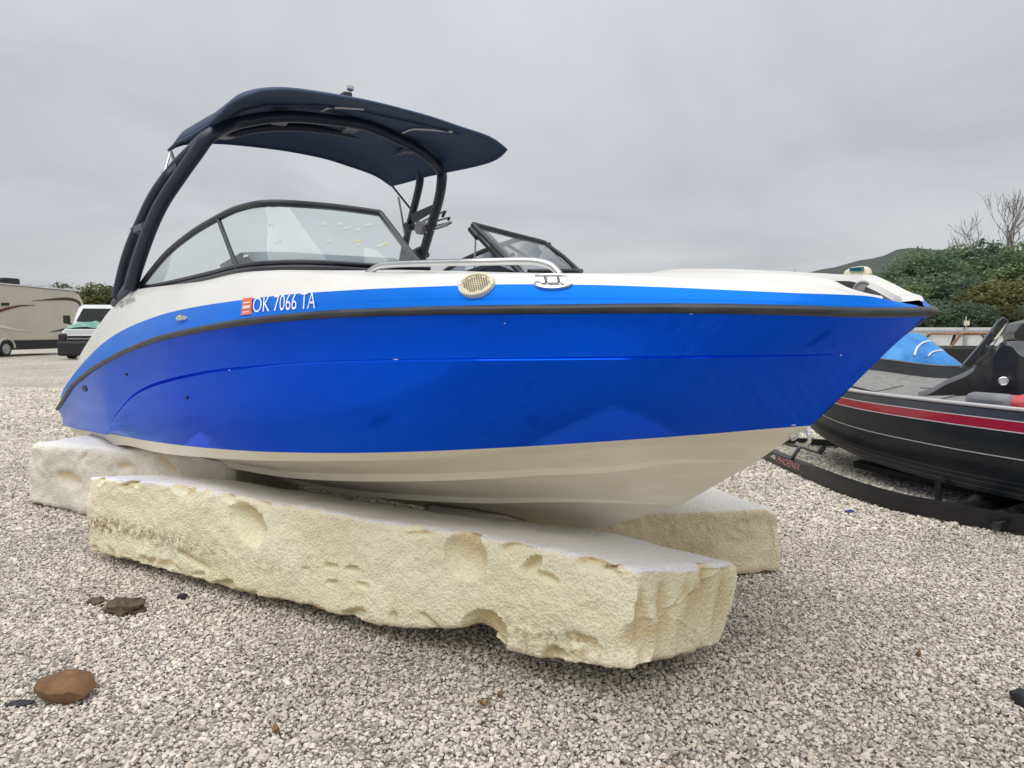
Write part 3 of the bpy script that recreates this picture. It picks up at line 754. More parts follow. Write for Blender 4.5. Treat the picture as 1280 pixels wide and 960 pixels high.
rp = pth([(523,212,-.78),(525,226,-.80),(519.5,252,-.86),(512,281,-.95),(507,304,-1.03),(502,330,-1.08)])
tw = MB().tube(fs + hoopf + fp, [.037]*len(fs) + [.033]*len(hoopf) + [.035]*len(fp), 14, sub=5).build('tower_front_hoop', M['tower'], boat, 60)
tw['label'] = 'dark wakeboard tower hoop'
MB().tube(rs + hoopr + rp, [.030]*len(rs) + [.026]*len(hoopr) + [.028]*len(rp), 14, sub=5).build('tower_rear_hoop', M['tower'], boat, 60)
f0, f1_, r0 = LP(on_t(178, 340, 1.04)), LP(on_t(160, 366, 1.05)), LP(on_t(143, 380, 1.05))
MB().tube([LP(on_t(172, 338, 1.03)), LP(on_t(160, 359, 1.04)), r0], [.022, .026, .022], 8).build('tower_foot', M['bracket'], boat, 50)
MB().tube([LP(on_t(x, y, -1.06)) for x, y in ((533, 318), (520, 322), (505, 322))], [.03, .032, .03], 8).build('tower_foot', M['tower'], boat, 50)
MB().tube([LP(on_t(170, 289, .985)), LP(on_t(184, 283, .985))], .034, 6).build('tower_brace', M['bracket'], boat, 30)
MB().tube([LP(on_t(213, 217, .87)), LP(on_t(225, 207, .865))], .026, 6).build('tower_brace', M['tower'], boat, 30)
for x0, y0, x1, y1 in ((353, 142, 347, 150), (443, 152, 434, 160), (516, 182, 500, 188)):
    p0 = LP(on_a(x0, y0+5, 3.22)); p1 = LP(on_a(x1, y1+5, 3.62)); mb = MB()
    dd = (p1-p0).normalized(); sd = dd.cross(Vector((0, 0, 1))).normalized()
    V = [p + sd*s_*.045 + Vector((0, 0, h)) for p in (p0, p1) for s_ in (-1, 1) for h in (-.014, .014)]
    mb.add(V, [(0,1,3,2),(4,6,7,5),(0,4,5,1),(2,3,7,6),(0,2,6,4),(1,5,7,3)]); mb.build('tower_brace', M['bracket'], boat, 30, bevel=.004)
# ---------------- canopy: curved sheet from its four edges
front = [LP(on_a(x, y, 2.66)) for x, y in [(312,119),(324,114.5),(345,112.5),(368,113),(400,117.5),(430,122),(468,129),(527,144),(572,158.6),(612,172),(633,187)]]
aft = [LP(on_a(x, y, 3.92)) for x, y in [(211,188),(222,182),(235,179.5),(255,178.5),(280,179),(310,181.6),(359,188),(400,196),(430,205),(468,218),(489,232)]]
near = [LP(on_t(x, y, .79)) for x, y in [(211,188),(220,180),(232,174),(247,165.5),(260,157),(274,144),(288,130),(300,122.5),(312,119)]]
far = [LP(on_t(x, y, -.79)) for x, y in [(489,232),(508,227),(529,221),(556,215),(585,209),(611,202.5),(624,196),(633,187)]]
nx, ny = 34, 26
fr_, af_, ne_, fa_ = resamp(front, nx), resamp(aft, nx), resamp(near, ny), resamp(far, ny)
for r_ in (fr_, af_): pass
V = []
for j in range(ny):
    v = j/(ny-1)
    for i in range(nx):
        uu = i/(nx-1)
        p = af_[i]*(1-v) + fr_[i]*v + ne_[j]*(1-uu) + fa_[j]*uu - (af_[0]*(1-uu)*(1-v) + af_[-1]*uu*(1-v) + fr_[0]*(1-uu)*v + fr_[-1]*uu*v)
        p = p + Vector((0, 0, .125*max(math.sin(math.pi*v**.63), 0)**.6*max(math.sin(math.pi*uu), 0)**.4 + .0035*noise.noise((uu*5, v*4, 3))))
        V.append(p)
Fc = [(j*nx+i, j*nx+i+1, (j+1)*nx+i+1, (j+1)*nx+i) for j in range(ny-1) for i in range(nx-1)]
can = mesh_obj('canopy', V, Fc, M['navy'], boat, 60); can['label'] = 'navy canvas sun canopy stretched over the tower'
sol = can.modifiers.new('thick', 'SOLIDIFY'); sol.thickness = .008; sol.offset = 0
CB = BVHTree.FromPolygons(V, Fc)
edge = [V[i] for i in range(nx)] + [V[j*nx+nx-1] for j in range(1, ny)] + [V[(ny-1)*nx+i] for i in range(nx-2, -1, -1)] + [V[j*nx] for j in range(ny-2, -1, -1)]
MB().tube(edge, .0085, 7).build('hem', M['navy'], can, 60)
def cline(pts, name, r_, m, k=6):
    P_ = []
    for i in range(len(pts)-1):
        for s in range(k + (1 if i == len(pts)-2 else 0)):
            x = pts[i][0] + (pts[i+1][0]-pts[i][0])*s/k; y = pts[i][1] + (pts[i+1][1]-pts[i][1])*s/k
            h, n = hit(x, y, CB)
            if h is not None: P_.append(h + n*.013)
    if len(P_) > 1: return MB().tube(P_, r_, 6).build(name, m, can, 60)
M['webbing'] = mat('pale strap webbing', (0.75, 0.75, 0.75), 0.7)
cline([(401,136.5),(407,133.5),(413,131.5),(430,131.8),(455,133.5)], 'strap', .0062, M['webbing'])
cline([(504,163.5),(512,160),(519,158.5),(540,159.5),(566,162)], 'strap', .0062, M['webbing'])
cline([(262,163),(285,146),(305,134),(330,129),(365,128.5),(400,129),(450,136),(520,151),(575,165)], 'seam', .006, M['navy'])
M['tagred'] = mat('orange care label', (0.52, 0.27, 0.18), .7); M['tagwhite'] = mat('white care label', (.6, .6, .6), .7)
for x0, x1, y0, y1, m_ in ((330, 337, 180.5, 184.5, 'tagred'), (338, 347, 181.5, 186, 'tagred'), (366, 379, 185, 189.5, 'tagwhite')):
    uv, Fc2 = grid_uv(2, 1)
    try: decal('care_label', [(x0, y1), (x1, y1), (x1, y0), (x0, y0)], uv, Fc2, M[m_], can, .006, CB)
    except Exception: pass
# bow poles and struts of the canopy
MB().tube(pth([(213,190,.80),(209,203,.83),(204,222,.86)]), .007, 7).build('canopy_strut', M['steel'], boat)
MB().tube(pth([(204,216,.86),(208,221,.86)]), .017, 7).build('strut_clamp', M['steel'], boat)
MB().tube(pth([(214,190,.80),(219,203,.84),(222,210,.86)]), .008, 7).build('canopy_strut', M['frame'], boat)
MB().tube(pth([(490,232,-.80),(502,247,-.84),(514,262,-.87)]), .008, 7).build('canopy_strut', M['frame'], boat)
MB().tube(pth([(498,246,-.83),(502,268,-.88),(506,294,-.93)]), .008, 7).build('canopy_strut', M['steel'], boat)
# anchor light on top
p0, n0 = hit(432, 127, CB); p0 = LP(on_t(433, 122, p0.y*-1)) if p0 is not None else LP(on_t(433, 122, .2))
al = MB().box(p0 + Vector((0, 0, .008)), (.05, .05, .035)).build('anchor_light', M['frame'], boat, 30, bevel=.006)
MB().lathe(p0 + Vector((.012, .014, .02)), Vector((.2, .1, 1)), [(.008, 0), (.008, .012), (.018, .018), (.021, .030), (.018, .042), (.006, .046)], 14).build('lens', M['steel'], al, 50)
# tower speaker bracket and board racks on the port legs
a0, a1 = LP(on_t(519, 270, -.90)), LP(on_t(543, 261, -.90))
rk = MB().slab([LP(on_t(x, y, -.90)) for x, y in ((516,268),(546,255),(545,263),(518,279))], (0, -.02, 0)).build('board_rack', M['tower'], boat, 30)
rk['label'] = 'wakeboard rack clamped to the tower'
MB().lathe(LP(on_t(527, 285, -.92)), Vector((0, 1, 0)), [(.05, -.03), (.05, .03), (.03, .04)], 14).build('rack_hub', M['liner'], rk, 40)
MB().lathe(LP(on_t(512, 283, -.92)), Vector((0, 1, .2)), [(.035, -.03), (.035, .03), (.02, .04)], 14).build('rack_clamp', M['tower'], rk, 40)
MB().lathe(LP(on_t(524, 317, -1.0)), Vector((1, 0, .2)), [(.05, -.03), (.05, .03), (.03, .04)], 14).build('rack_clamp', M['tower'], rk, 40)
for x0, y0, x1, y1 in ((528,277,557,263.5),(530,281,562,271.5),(532,286,564,277.5),(532,290,560,281.5)):
    MB().tube(pth([(x0,y0,-.92),(x1,y1,-1.0)]), .0085, 8).build('rack_arm', M['steel'], rk, 50)
for x0, y0, x1, y1 in ((557,263.5,553,271),(562,271.5,560,275),(564,278,560,280)):
    MB().tube(pth([(x0,y0,-1.0),(x1,y1,-1.0)]), .010, 8).build('rack_tip', M['black'], rk, 50)
# seats inside
for a, t in ((3.15, .5), (3.15, -.5), (5.0, .45), (5.0, -.45)):
    st_ = MB().box(loc3(a, t, 1.03), (.5, .55, .16)).build('helm_seat', M['vinyl_light'], boat, 30, bevel=.05)
    MB().box(loc3(a+.27, t, 1.16), (.12, .52, .34)).build('backrest', M['vinyl_light'], st_, 30, bevel=.05)

# ================================================================== foam dock billets under the boat
def foam_mat(name, cream, dirty, white):
    m = mat(name, cream, 0.9, spec=0.2); t = m.node_tree; b = t.nodes['Principled BSDF']
    tc = N(t, 'ShaderNodeTexCoord'); geo = N(t, 'ShaderNodeNewGeometry')
    n1 = N(t, 'ShaderNodeTexNoise', inp={'Scale': 3.2, 'Detail': 7.0, 'Roughness': .65}); L(t, tc.outputs['Object'], n1.inputs['Vector'])
    r = N(t, 'ShaderNodeValToRGB'); e = r.color_ramp.elements; e[0].position = .32; e[1].position = .62
    e[0].color = (*dirty, 1); e[1].color = (*cream, 1); L(t, n1.outputs['Fac'], r.inputs[0])
    # sun-bleached skin on the flat top, raw cream foam in the broken faces
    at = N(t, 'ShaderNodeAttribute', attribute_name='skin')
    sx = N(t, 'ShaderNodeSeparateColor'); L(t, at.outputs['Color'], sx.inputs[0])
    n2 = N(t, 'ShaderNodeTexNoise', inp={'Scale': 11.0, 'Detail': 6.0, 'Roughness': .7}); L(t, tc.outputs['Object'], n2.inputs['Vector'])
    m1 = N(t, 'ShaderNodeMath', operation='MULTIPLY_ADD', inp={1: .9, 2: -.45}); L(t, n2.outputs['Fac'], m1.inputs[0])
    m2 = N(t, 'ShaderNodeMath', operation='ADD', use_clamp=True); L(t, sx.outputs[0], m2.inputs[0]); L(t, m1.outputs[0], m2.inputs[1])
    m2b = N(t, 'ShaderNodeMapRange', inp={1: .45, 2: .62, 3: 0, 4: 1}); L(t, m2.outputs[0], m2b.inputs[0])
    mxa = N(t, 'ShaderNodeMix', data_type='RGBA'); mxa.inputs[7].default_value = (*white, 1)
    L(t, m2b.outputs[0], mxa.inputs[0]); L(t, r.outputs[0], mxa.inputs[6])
    # fresh scooped patches: warmer tan
    mxb = N(t, 'ShaderNodeMix', data_type='RGBA'); mxb.inputs[7].default_value = (0.66, 0.50, 0.27, 1)
    gm = N(t, 'ShaderNodeMath', operation='MULTIPLY', inp={1: .8}); L(t, sx.outputs[1], gm.inputs[0])
    L(t, gm.outputs[0], mxb.inputs[0]); L(t, mxa.outputs[2], mxb.inputs[6])
    # brown grime
    n3 = N(t, 'ShaderNodeTexNoise', inp={'Scale': 38.0, 'Detail': 5.0, 'Roughness': .7}); L(t, tc.outputs['Object'], n3.inputs['Vector'])
    m3 = N(t, 'ShaderNodeMapRange', inp={1: .42, 2: .66, 3: 0, 4: 1}); L(t, n3.outputs['Fac'], m3.inputs[0])
    m4 = N(t, 'ShaderNodeMath', operation='MULTIPLY'); L(t, m3.outputs[0], m4.inputs[0]); L(t, sx.outputs[2], m4.inputs[1])
    mxc = N(t, 'ShaderNodeMix', data_type='RGBA'); mxc.inputs[7].default_value = (0.27, 0.165, 0.085, 1)
    L(t, m4.outputs[0], mxc.inputs[0]); L(t, mxb.outputs[2], mxc.inputs[6])
    # dark pores
    vo = N(t, 'ShaderNodeTexVoronoi', inp={'Scale': 95.0}); L(t, tc.outputs['Object'], vo.inputs['Vector'])
    pr = N(t, 'ShaderNodeMapRange', inp={1: .0, 2: .45, 3: .80, 4: 1.04}); L(t, vo.outputs['Distance'], pr.inputs[0])
    ss = N(t, 'ShaderNodeVectorMath', operation='SCALE'); L(t, mxc.outputs[2], ss.inputs[0]); L(t, pr.outputs[0], ss.inputs['Scale'])
    L(t, ss.outputs[0], b.inputs['Base Color'])
    n4 = N(t, 'ShaderNodeTexNoise', inp={'Scale': 70.0, 'Detail': 6.0, 'Roughness': .7}); L(t, tc.outputs['Object'], n4.inputs['Vector'])
    ad = N(t, 'ShaderNodeMath', operation='ADD'); L(t, n4.outputs['Fac'], ad.inputs[0]); L(t, vo.outputs['Distance'], ad.inputs[1])
    bp = N(t, 'ShaderNodeBump', inp={'Strength': .55, 'Distance': .008}); L(t, ad.outputs[0], bp.inputs['Height']); L(t, bp.outputs[0], b.inputs['Normal'])
    return m
M['foam'] = foam_mat('cream foam', (0.88, 0.825, 0.63), (0.81, 0.74, 0.52), (0.82, 0.81, 0.795))
M['foam_grey'] = foam_mat('weathered foam', (0.76, 0.725, 0.63), (0.68, 0.635, 0.52), (0.78, 0.76, 0.71))
M['foam_tan'] = foam_mat('tan foam', (0.80, 0.715, 0.50), (0.71, 0.61, 0.40), (0.80, 0.78, 0.72))
MbR = MbI.to_3x3()
def hull_z(p):
    """height of the boat's bottom straight above a ground point"""
    o_ = MbI @ Vector((p[0], p[1], -.5)); d = (MbR @ Vector((0, 0, 1))).normalized()
    h, n, i, dist = BOT.ray_cast(o_, d)
    return None if h is None else (Mboat @ h).z
def smooth01(x): x = min(max(x, 0), 1); return x*x*(3-2*x)
def fbm(p, s, o=4):
    v = 0; a = 1
    for k in range(o): v += a*noise.noise(Vector(p)*s); s *= 2.1; a *= .5
    return v
def billet(name, label, secs, m, nl=200, na=(26, 20, 12, 16), rough=.010, scoops=(), grime=None, seed=0, rcorn=.02, grooves=(), sink=.0, undercut=False):
    """secs(l) -> front-bottom, front-top, rear-top, rear-bottom points at length fraction l"""
    V = []; A = []; Fc = []
    tot = sum(na)
    for i in range(nl+1):
        l = i/nl; fb, ft, rt, rb = [Vector(p) for p in secs(l)]
        ring = []
        for (p, q, n, kd) in ((fb, ft, na[0], 0), (ft, rt, na[1], 1), (rt, rb, na[2], 2), (rb, fb, na[3], 3)):
            for k in range(n):
                pp = p.lerp(q, k/n)
                if kd == 3 and undercut: pp.z = p.z + (q.z-p.z)*(k/n)**.75
                ring.append((pp, k/n, kd))
        c = (fb+ft+rt+rb)/4
        for p, f, kd in ring:
            # round the long edges
            e = min(f, 1-f)*((ft-fb).length if kd in (0, 2) else (rt-ft).length)
            if e < rcorn:
                p = p + (c-p).normalized()*(rcorn*.42*(1-e/rcorn)**2)
            el = min(l, 1-l)*(Vector(secs(1)[0])-Vector(secs(0)[0])).length
            if el < rcorn*1.5: p = p + (c-p).normalized()*(rcorn*.8*(1-el/(rcorn*1.5))**2)
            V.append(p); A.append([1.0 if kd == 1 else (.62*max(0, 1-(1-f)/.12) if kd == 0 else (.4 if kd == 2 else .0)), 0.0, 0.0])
            if grime and kd == 0: A[-1][2] = grime(l, f)
    for i in range(nl):
        for k in range(tot): Fc.append((i*tot+k, i*tot+(k+1) % tot, (i+1)*tot+(k+1) % tot, (i+1)*tot+k))
    # end caps as concentric rings so that they can be rough too
    for i0, sg in ((0, 1), (nl, -1)):
        prev = list(range(i0*tot, (i0+1)*tot)); c = sum((V[j] for j in prev), Vector())/tot
        for s_ in (.93, .85, .75, .63, .5, .35, .18):
            cur = []
            for j in range(tot):
                cur.append(len(V)); V.append(c + (V[i0*tot+j]-c)*s_); A.append([.05, .25, 0.0])
            for k in range(tot): Fc.append((prev[k], cur[k], cur[(k+1) % tot], prev[(k+1) % tot]))
            prev = cur
        cc = len(V); V.append(c); A.append([.05, .25, 0])
        for k in range(tot): Fc.append((prev[k], cc, prev[(k+1) % tot]))
    me = bpy.data.meshes.new(name); me.from_pydata(V, [], Fc)
    bm = bmesh.new(); bm.from_mesh(me); bmesh.ops.recalc_face_normals(bm, faces=bm.faces); bm.to_mesh(me); bm.free()
    nr = [Vector(v.normal) for v in me.vertices]
    lo = min(v.z for v in V)
    for i, v in enumerate(V):
        d = rough*(fbm(v + Vector((seed*7, 0, 0)), 3.0, 5)*1.1 - .25*abs(fbm(v, 9.0 + seed, 3))) + .0022*noise.noise(v*70) + .003*noise.noise(v*28)
        if A[i][0] > .9: d *= .45
        p = v + nr[i]*d
        for (c, n, ax, rx, ry, dep) in scoops:
            q = v - c
            if q.length_squared > .06: continue
            x = q.dot(ax); y = q.dot(n.cross(ax)); h = q.dot(n)
            wob = 1 + .55*noise.noise(v*7 + c*3) + .2*noise.noise(v*26)
            rr = ((x/rx)**2 + (y/ry)**2)*wob
            if rr < 1 and abs(h) < .12 and nr[i].dot(n) > .2:
                p = p - n*(dep*(1-rr)**.48); A[i][1] = max(A[i][1], min(1, (1-rr)*2.2)*smooth01(.5+y/ry)); A[i][0] *= .2
        for (x, y, ax, wd, dep) in grooves:
            pass
        hz = hull_z(p)
        if hz is not None and p.z > hz - .004 + sink: p.z = max(hz - .004 + sink, .01)
        V[i] = p
    zmin = min(v.z for v in V)
    for i, v in enumerate(V): me.vertices[i].co = v
    ca = me.color_attributes.new('skin', 'FLOAT_COLOR', 'POINT')
    for i, a in enumerate(A): ca.data[i].color = (a[0], a[1], a[2], 1)
    me.materials.append(m)
    me.polygons.foreach_set('use_smooth', [True]*len(me.polygons)); me.set_sharp_from_angle(angle=R(48))
    o = bpy.data.objects.new(name, me); COL.objects.link(o)
    return tag(o, label, 'foam block', 'foam blocks under the boat')
# --- long block in front
PL = on_z(108, 690, 0.05); PL[2] = 0; PR = on_z(790, 840, 0.14)
fd = np.array([PR[0]-PL[0], PR[1]-PL[1], 0]); FLn = np.linalg.norm(fd); fd /= FLn
fnrm = np.array([fd[1], -fd[0], 0]); fin = -fnrm            # outward (towards camera) and inward
def fz(px, py):
    p = on_plane(px, py, PL, fnrm); return float(np.dot(p-PL, fd)/FLn), float(p[2])
zt = [fz(*p) for p in [(112,597),(180,602),(240,610),(330,626),(400,638),(470,651),(560,665),(640,677),(700,690),(760,704),(792,712)]]
zb = [fz(*p) for p in [(109,690),(200,714),(300,741),(400,765),(500,785),(560,788),(592,785),(612,797),(640,816),(700,830),(790,841)]]
ftop = pchip([p[0] for p in zt], [p[1] for p in zt]); fbot = pchip([p[0] for p in zb], [p[1] for p in zb])
WD = .52
rrt = on_z(926, 703, .375); rrb = on_z(893, 815, .1)
bk = []
for p in [(150,593.5),(190,594.5),(300,601),(400,617),(500,633),(620,648),(740,661),(850,682)]:
    zz_ = .385
    for _ in range(4):
        q_ = on_z(*p, zz_) - PL; zz_ = .378
    bk.append((float(np.dot(q_, fd)/FLn), float(np.dot(q_, fin))))
print('block width', bk)
bk.sort(); bwf = pchip([p[0] for p in bk], [p[1] for p in bk])
skew = float(np.dot(rrt[:2]-PR[:2], fd[:2])); perp = float(np.dot(rrt[:2]-PR[:2], fin[:2]))
def sec_front(l):
    base = PL + fd*(FLn*l)
    sk = skew*smooth01((l-.72)/.28) - .05*(1-smooth01(l/.2))
    wd = float(bwf(l))*(1-smooth01((l-.85)/.15)) + perp*smooth01((l-.85)/.15)
    zb_, zt_ = float(fbot(l)), float(ftop(l))
    fb = base + np.array([0, 0, zb_]); ft = base + np.array([0, 0, zt_]) + fin*.012
    rt = base + fd*sk + fin*wd + np.array([0, 0, .378]); rb = base + fd*(sk*.8) + fin*(wd*.97) + np.array([0, 0, .055*smooth01((l-.8)/.2)])
    return fb, ft, rt, rb
def fscoop(px, py, rx, ry, dep, tilt=0.0):
    p = on_plane(px, py, PL, fnrm); ax = Vector(fd)*math.cos(tilt) + Vector((0, 0, 1))*math.sin(tilt)
    return (Vector(p), Vector(fnrm), ax, rx, ry, dep)
SC = [fscoop(307, 655, .12, .085, .045, -.5), fscoop(580, 697, .10, .085, .042, -.4), fscoop(607, 795, .09, .085, .05), fscoop(663, 708, .05, .026, .034, .8), fscoop(680, 722, .045, .016, .014, -.2),
      fscoop(437, 713, .045, .016, .024, .1), fscoop(452, 733, .040, .012, .018, -.1), fscoop(409, 709, .040, .015, .022, .2), fscoop(412, 729, .035, .012, .018, 0.2), fscoop(380, 712, .03, .010, .008, .2),
      fscoop(762, 712, .05, .009, .022, .35), fscoop(803, 815, .08, .07, .022), fscoop(725, 805, .07, .035, .016, -.2), fscoop(690, 822, .05, .03, .016, .3), fscoop(152, 610, .06, .02, .008), fscoop(240, 700, .16, .02, .008, -.2), fscoop(600, 640, .0001, .0001, 0)]
rg_ = random.Random(5)
for i in range(46):
    l_ = rg_.uniform(.02, .98); pb_ = PL + fd*(FLn*l_)
    zz_ = float(ftop(l_)) - rg_.uniform(-.012, .03) if i % 2 else float(fbot(l_)) + rg_.uniform(-.01, .035)
    SC.append((Vector((pb_[0], pb_[1], zz_)), Vector(fnrm), Vector(fd)*math.cos(a_ := rg_.uniform(-.5, .5)) + Vector((0, 0, 1))*math.sin(a_), rg_.uniform(.02, .075), rg_.uniform(.010, .028), rg_.uniform(.006, .020)))
en = Vector((rrt[0]-PR[0], rrt[1]-PR[1], 0)); el_ = en.length; en.normalize(); enn = Vector((en.y, -en.x, 0))
if enn.dot(Vector(fd)) < 0: enn = -enn
for s_, rx, dep in ((.10, .040, .020), (.28, .045, .024), (.48, .05, .016), (.67, .04, .028), (.85, .045, .022)):
    c = Vector((PR[0], PR[1], .22 + .03*math.sin(s_*20))) + en*(el_*s_)
    SC.append((c, enn, en, rx, .15 + .04*math.sin(s_*31), dep))
grime_f = lambda l, f: 1.5*max(0, 1-l/.62)*math.exp(-((f-(.40-.12*l))/.11)**2) + .75*math.exp(-((l-.9)/.09)**2)*math.exp(-((f-.22)/.14)**2) + .35*math.exp(-(f/.10)**2)
billet('foam_block', 'long cream foam block with gouged front face under the bow', sec_front, M['foam'], nl=430, na=(50, 22, 8, 14), rough=.016, scoops=SC, grime=grime_f, seed=1, rcorn=.026, undercut=True)
# --- block under the stern quarter
QL = on_z(17, 629, 0.0); qd = np.array([math.cos(R(-26.5)), math.sin(R(-26.5)), 0]); qn = np.array([-qd[1], qd[0], 0]); QLn = 2.1
def sec_left(l):
    base = QL + qd*(QLn*l); r_ = smooth01(l/.10); bow = .05*math.sin(l*3.0)
    zt_ = .30 + .13*smooth01(l/.09) + .035*smooth01(l/.5)
    zb_ = .07*(1-r_)
    return base + qn*(.10*(1-r_)) + [0, 0, zb_+.004], base + qn*(.03 + .10*(1-r_)) + [0, 0, zt_], base + qn*(.62-.1*(1-r_)) + [0, 0, zt_+.01], base + qn*.60 + [0, 0, .003]
def lscoop(px, py, rx, ry, dep, tilt=0):
    p = on_plane(px, py, QL, -qn); ax = Vector(qd)*math.cos(tilt) + Vector((0, 0, 1))*math.sin(tilt)
    return (Vector(p), Vector(-qn), ax, rx, ry, dep)
billet('foam_block', 'greyish weathered foam block under the stern quarter', sec_left, M['foam_grey'], nl=170, na=(26, 24, 8, 10), rough=.034, scoops=[lscoop(98, 571, .05, .010, .012, .7), lscoop(80, 600, .16, .05, .02, -.1), lscoop(205, 585, .10, .05, .025, -.4), lscoop(150, 585, .10, .03, .02, .1)], seed=4, rcorn=.055, grime=lambda l, f: .25*math.exp(-(f/.12)**2), sink=.0)
# --- block behind the keel
WR = on_z(982, 718, 0.0); wd_ = np.array([-.985, -.17, 0]); wn = np.array([-.17, .985, 0]); WLn = 1.75
def sec_right(l):
    base = WR + wd_*(WLn*l); r_ = smooth01(l/.06)
    zt_ = .305 + .032*smooth01(l/.07) + .02*smooth01((l-.2)/.4)
    return base + qz(.004), base + wn*.02 + qz(zt_) + wd_*.015*(1-r_), base + wn*(.78 - .0*(l)) + wd_*(-.02 + .10*(1-l)) + qz(zt_-.01), base + wn*.78 + wd_*.10*(1-l) + qz(.003)
def qz(z): return np.array([0, 0, z])
billet('foam_block', 'tan foam block lying behind the keel beside the bow', sec_right, M['foam_tan'], nl=200, na=(24, 28, 10, 12), rough=.024, seed=9, rcorn=.035, grime=lambda l, f: .3*math.exp(-((f-.85)/.12)**2))

# ================================================================== loose things on the gravel
M['brownrock'] = noisy('brown sandstone', (0.13, 0.066, 0.030), (0.25, 0.14, 0.07), 14.0, (.75, .9), bump=.5, bscale=60, bdist=.006)
def lump(name, px, py, size, m, seed, flat=1.0, rotz=0, z=0.0, ico=3, amp=.25, fq=1.3):
    p = on_z(px, py, 0.0); bm = bmesh.new(); bmesh.ops.create_icosphere(bm, subdivisions=ico, radius=1)
    for v in bm.verts:
        k = 1 + amp*noise.noise(v.co*fq + Vector((seed, 0, 0))) + .35*amp*noise.noise(v.co*fq*3 + Vector((0, seed, 0)))
        c = v.co*k; v.co = Vector((c.x*size[0], c.y*size[1], max(c.z, -.75)*size[2]))
    me = bpy.data.meshes.new(name); bm.to_mesh(me); bm.free(); me.materials.append(m)
    me.polygons.foreach_set('use_smooth', [True]*len(me.polygons)); me.set_sharp_from_angle(angle=R(28))
    o = bpy.data.objects.new(name, me); COL.objects.link(o); o.location = (p[0], p[1], size[2]*.55 + z); o.rotation_euler = (0, 0, rotz)
    return o
def chunk(name, px, py, size, m, seed, rotz, zoff=0.0):
    rg = random.Random(seed); me = hull_mesh(name, 70 if 'rock' in name else 26, size, rg); me.materials.append(m)
    me.polygons.foreach_set('use_smooth', [True]*len(me.polygons)); me.set_sharp_from_angle(angle=R(24))
    o = bpy.data.objects.new(name, me); COL.objects.link(o); p = on_z(px, py, 0)
    o.location = (p[0], p[1], size[2]*.75 + zoff); o.rotation_euler = (.08, -.05, rotz); return o
tag(chunk('rock', 82, 872, (.108, .075, .056), M['brownrock'], 12, -.2), 'brown sandstone rock lying on the gravel', 'rock')
M['slate'] = noisy('dark flat scrap', (0.012, 0.013, 0.015), (0.03, 0.032, 0.036), 20, (.5, .7))
tag(chunk('plastic_scrap', 24, 882, (.055, .022, .010), M['slate'], 3, .08), 'flat black plastic scrap beside the brown rock', 'scrap')
M['dirt'] = noisy('brown dirt clod', (0.075, 0.052, 0.03), (0.16, 0.115, 0.065), 30, (.9, 1), bump=.8, bscale=90, bdist=.01)
tag(lump('dirt_clod', 157, 765, (.085, .06, .036), M['dirt'], 5.3, amp=.5, fq=2.4), 'clod of brown dirt lying on gravel near the long foam block', 'dirt clod')
tag(lump('dirt_clod', 121, 754, (.04, .035, .014), M['dirt'], 8.1, amp=.5, fq=2.4), 'small flat crumb of brown dirt next to the bigger clod', 'dirt clod')
tag(lump('dark_stone', 228, 748, (.024, .02, .016), M['black'], 2.2), 'small black stone in the shade of the long foam block', 'stone')
M['bluechip'] = mat('blue plastic', (0.02, 0.04, 0.20), .4)
tag(chunk('plastic_chip', 1062, 640, (.04, .024, .008), M['bluechip'], 6, .2), 'small blue plastic chip near the trailer beam', 'scrap')
tag(lump('dark_stone', 1278, 880, (.03, .04, .03), M['slate'], 3.1), 'dark stone on the open gravel away from the blocks', 'stone')
M['leaf'] = noisy('dry brown leaf', (0.20, 0.11, 0.04), (0.30, 0.18, 0.07), 40, (.6, .8))
for px, py, sz, rz, lb in ((606, 884, .024, .4, 'curled dry brown leaf in the shade before the long block'), (625, 874, .018, 1.2, 'smaller dry leaf beside the curled brown leaf'), (345, 918, .020, 2.1, 'dark brown wood chip on the open gravel'), (1148, 822, .016, .9, 'tiny orange leaf scrap on the pale gravel')):
    p = on_z(px, py, 0); mb = MB(); k = 6
    A_ = [Vector((sz*(i/k*2-1), sz*.55*math.sin(math.pi*(i/k*.9+.05)), .010*math.cos(i) + .012)) for i in range(k+1)]
    C_ = [Vector((v.x, 0, v.z-.006)) for v in A_]; B_ = [Vector((v.x, -v.y, v.z+.004)) for v in A_]
    mb.strip(A_, C_).strip(C_, B_)
    o = mb.build('dry_leaf' if 'chip' not in lb else 'wood_chip', M['leaf'], smooth=60, weld=.0005); o.location = (p[0], p[1], .006); o.rotation_euler = (0, 0, rz)
    sdf = o.modifiers.new('t', 'SOLIDIFY'); sdf.thickness = .0025
    tag(o, lb, 'leaf' if 'leaf' in lb else 'wood chip')

# ================================================================== bass boat on its trailer
Tb = np.array([2.75, 7.2, 0]); Ab = np.array([.507, -.862, 0]); Fb = np.array([.862, .507, 0])
def bb_(s, b, z): return Vector(Tb + Ab*s + Fb*b + np.array([0, 0, z + .0875*b]))
gB = pchip([0, .3, .6, 1.2, 1.8, 2.4, 3.2, 5.8], [.10, .33, .52, .80, .98, 1.10, 1.16, 1.12])
zg = pchip([0, .3, .6, 1.2, 2.4, 5.8], [.93, .92, .885, .80, .815, .80])
cB = lambda s: gB(s)*pchip([0, .8, 2, 5.8], [.45, .84, .95, .97])(s)
zcB = pchip([0, .5, 1.0, 1.6, 2.6, 5.8], [.58, .41, .31, .26, .245, .245])
zkB = pchip([0, .4, .9, 1.6, 2.6, 5.8], [.56, .35, .22, .16, .145, .145])
M['charcoal'] = noisy('charcoal metalflake', (0.010, 0.013, 0.017), (0.016, 0.020, 0.025), 3, (.25, .35), coat=.12)
M['charcoal'].node_tree.nodes['Principled BSDF'].inputs['Specular IOR Level'].default_value = 0.3
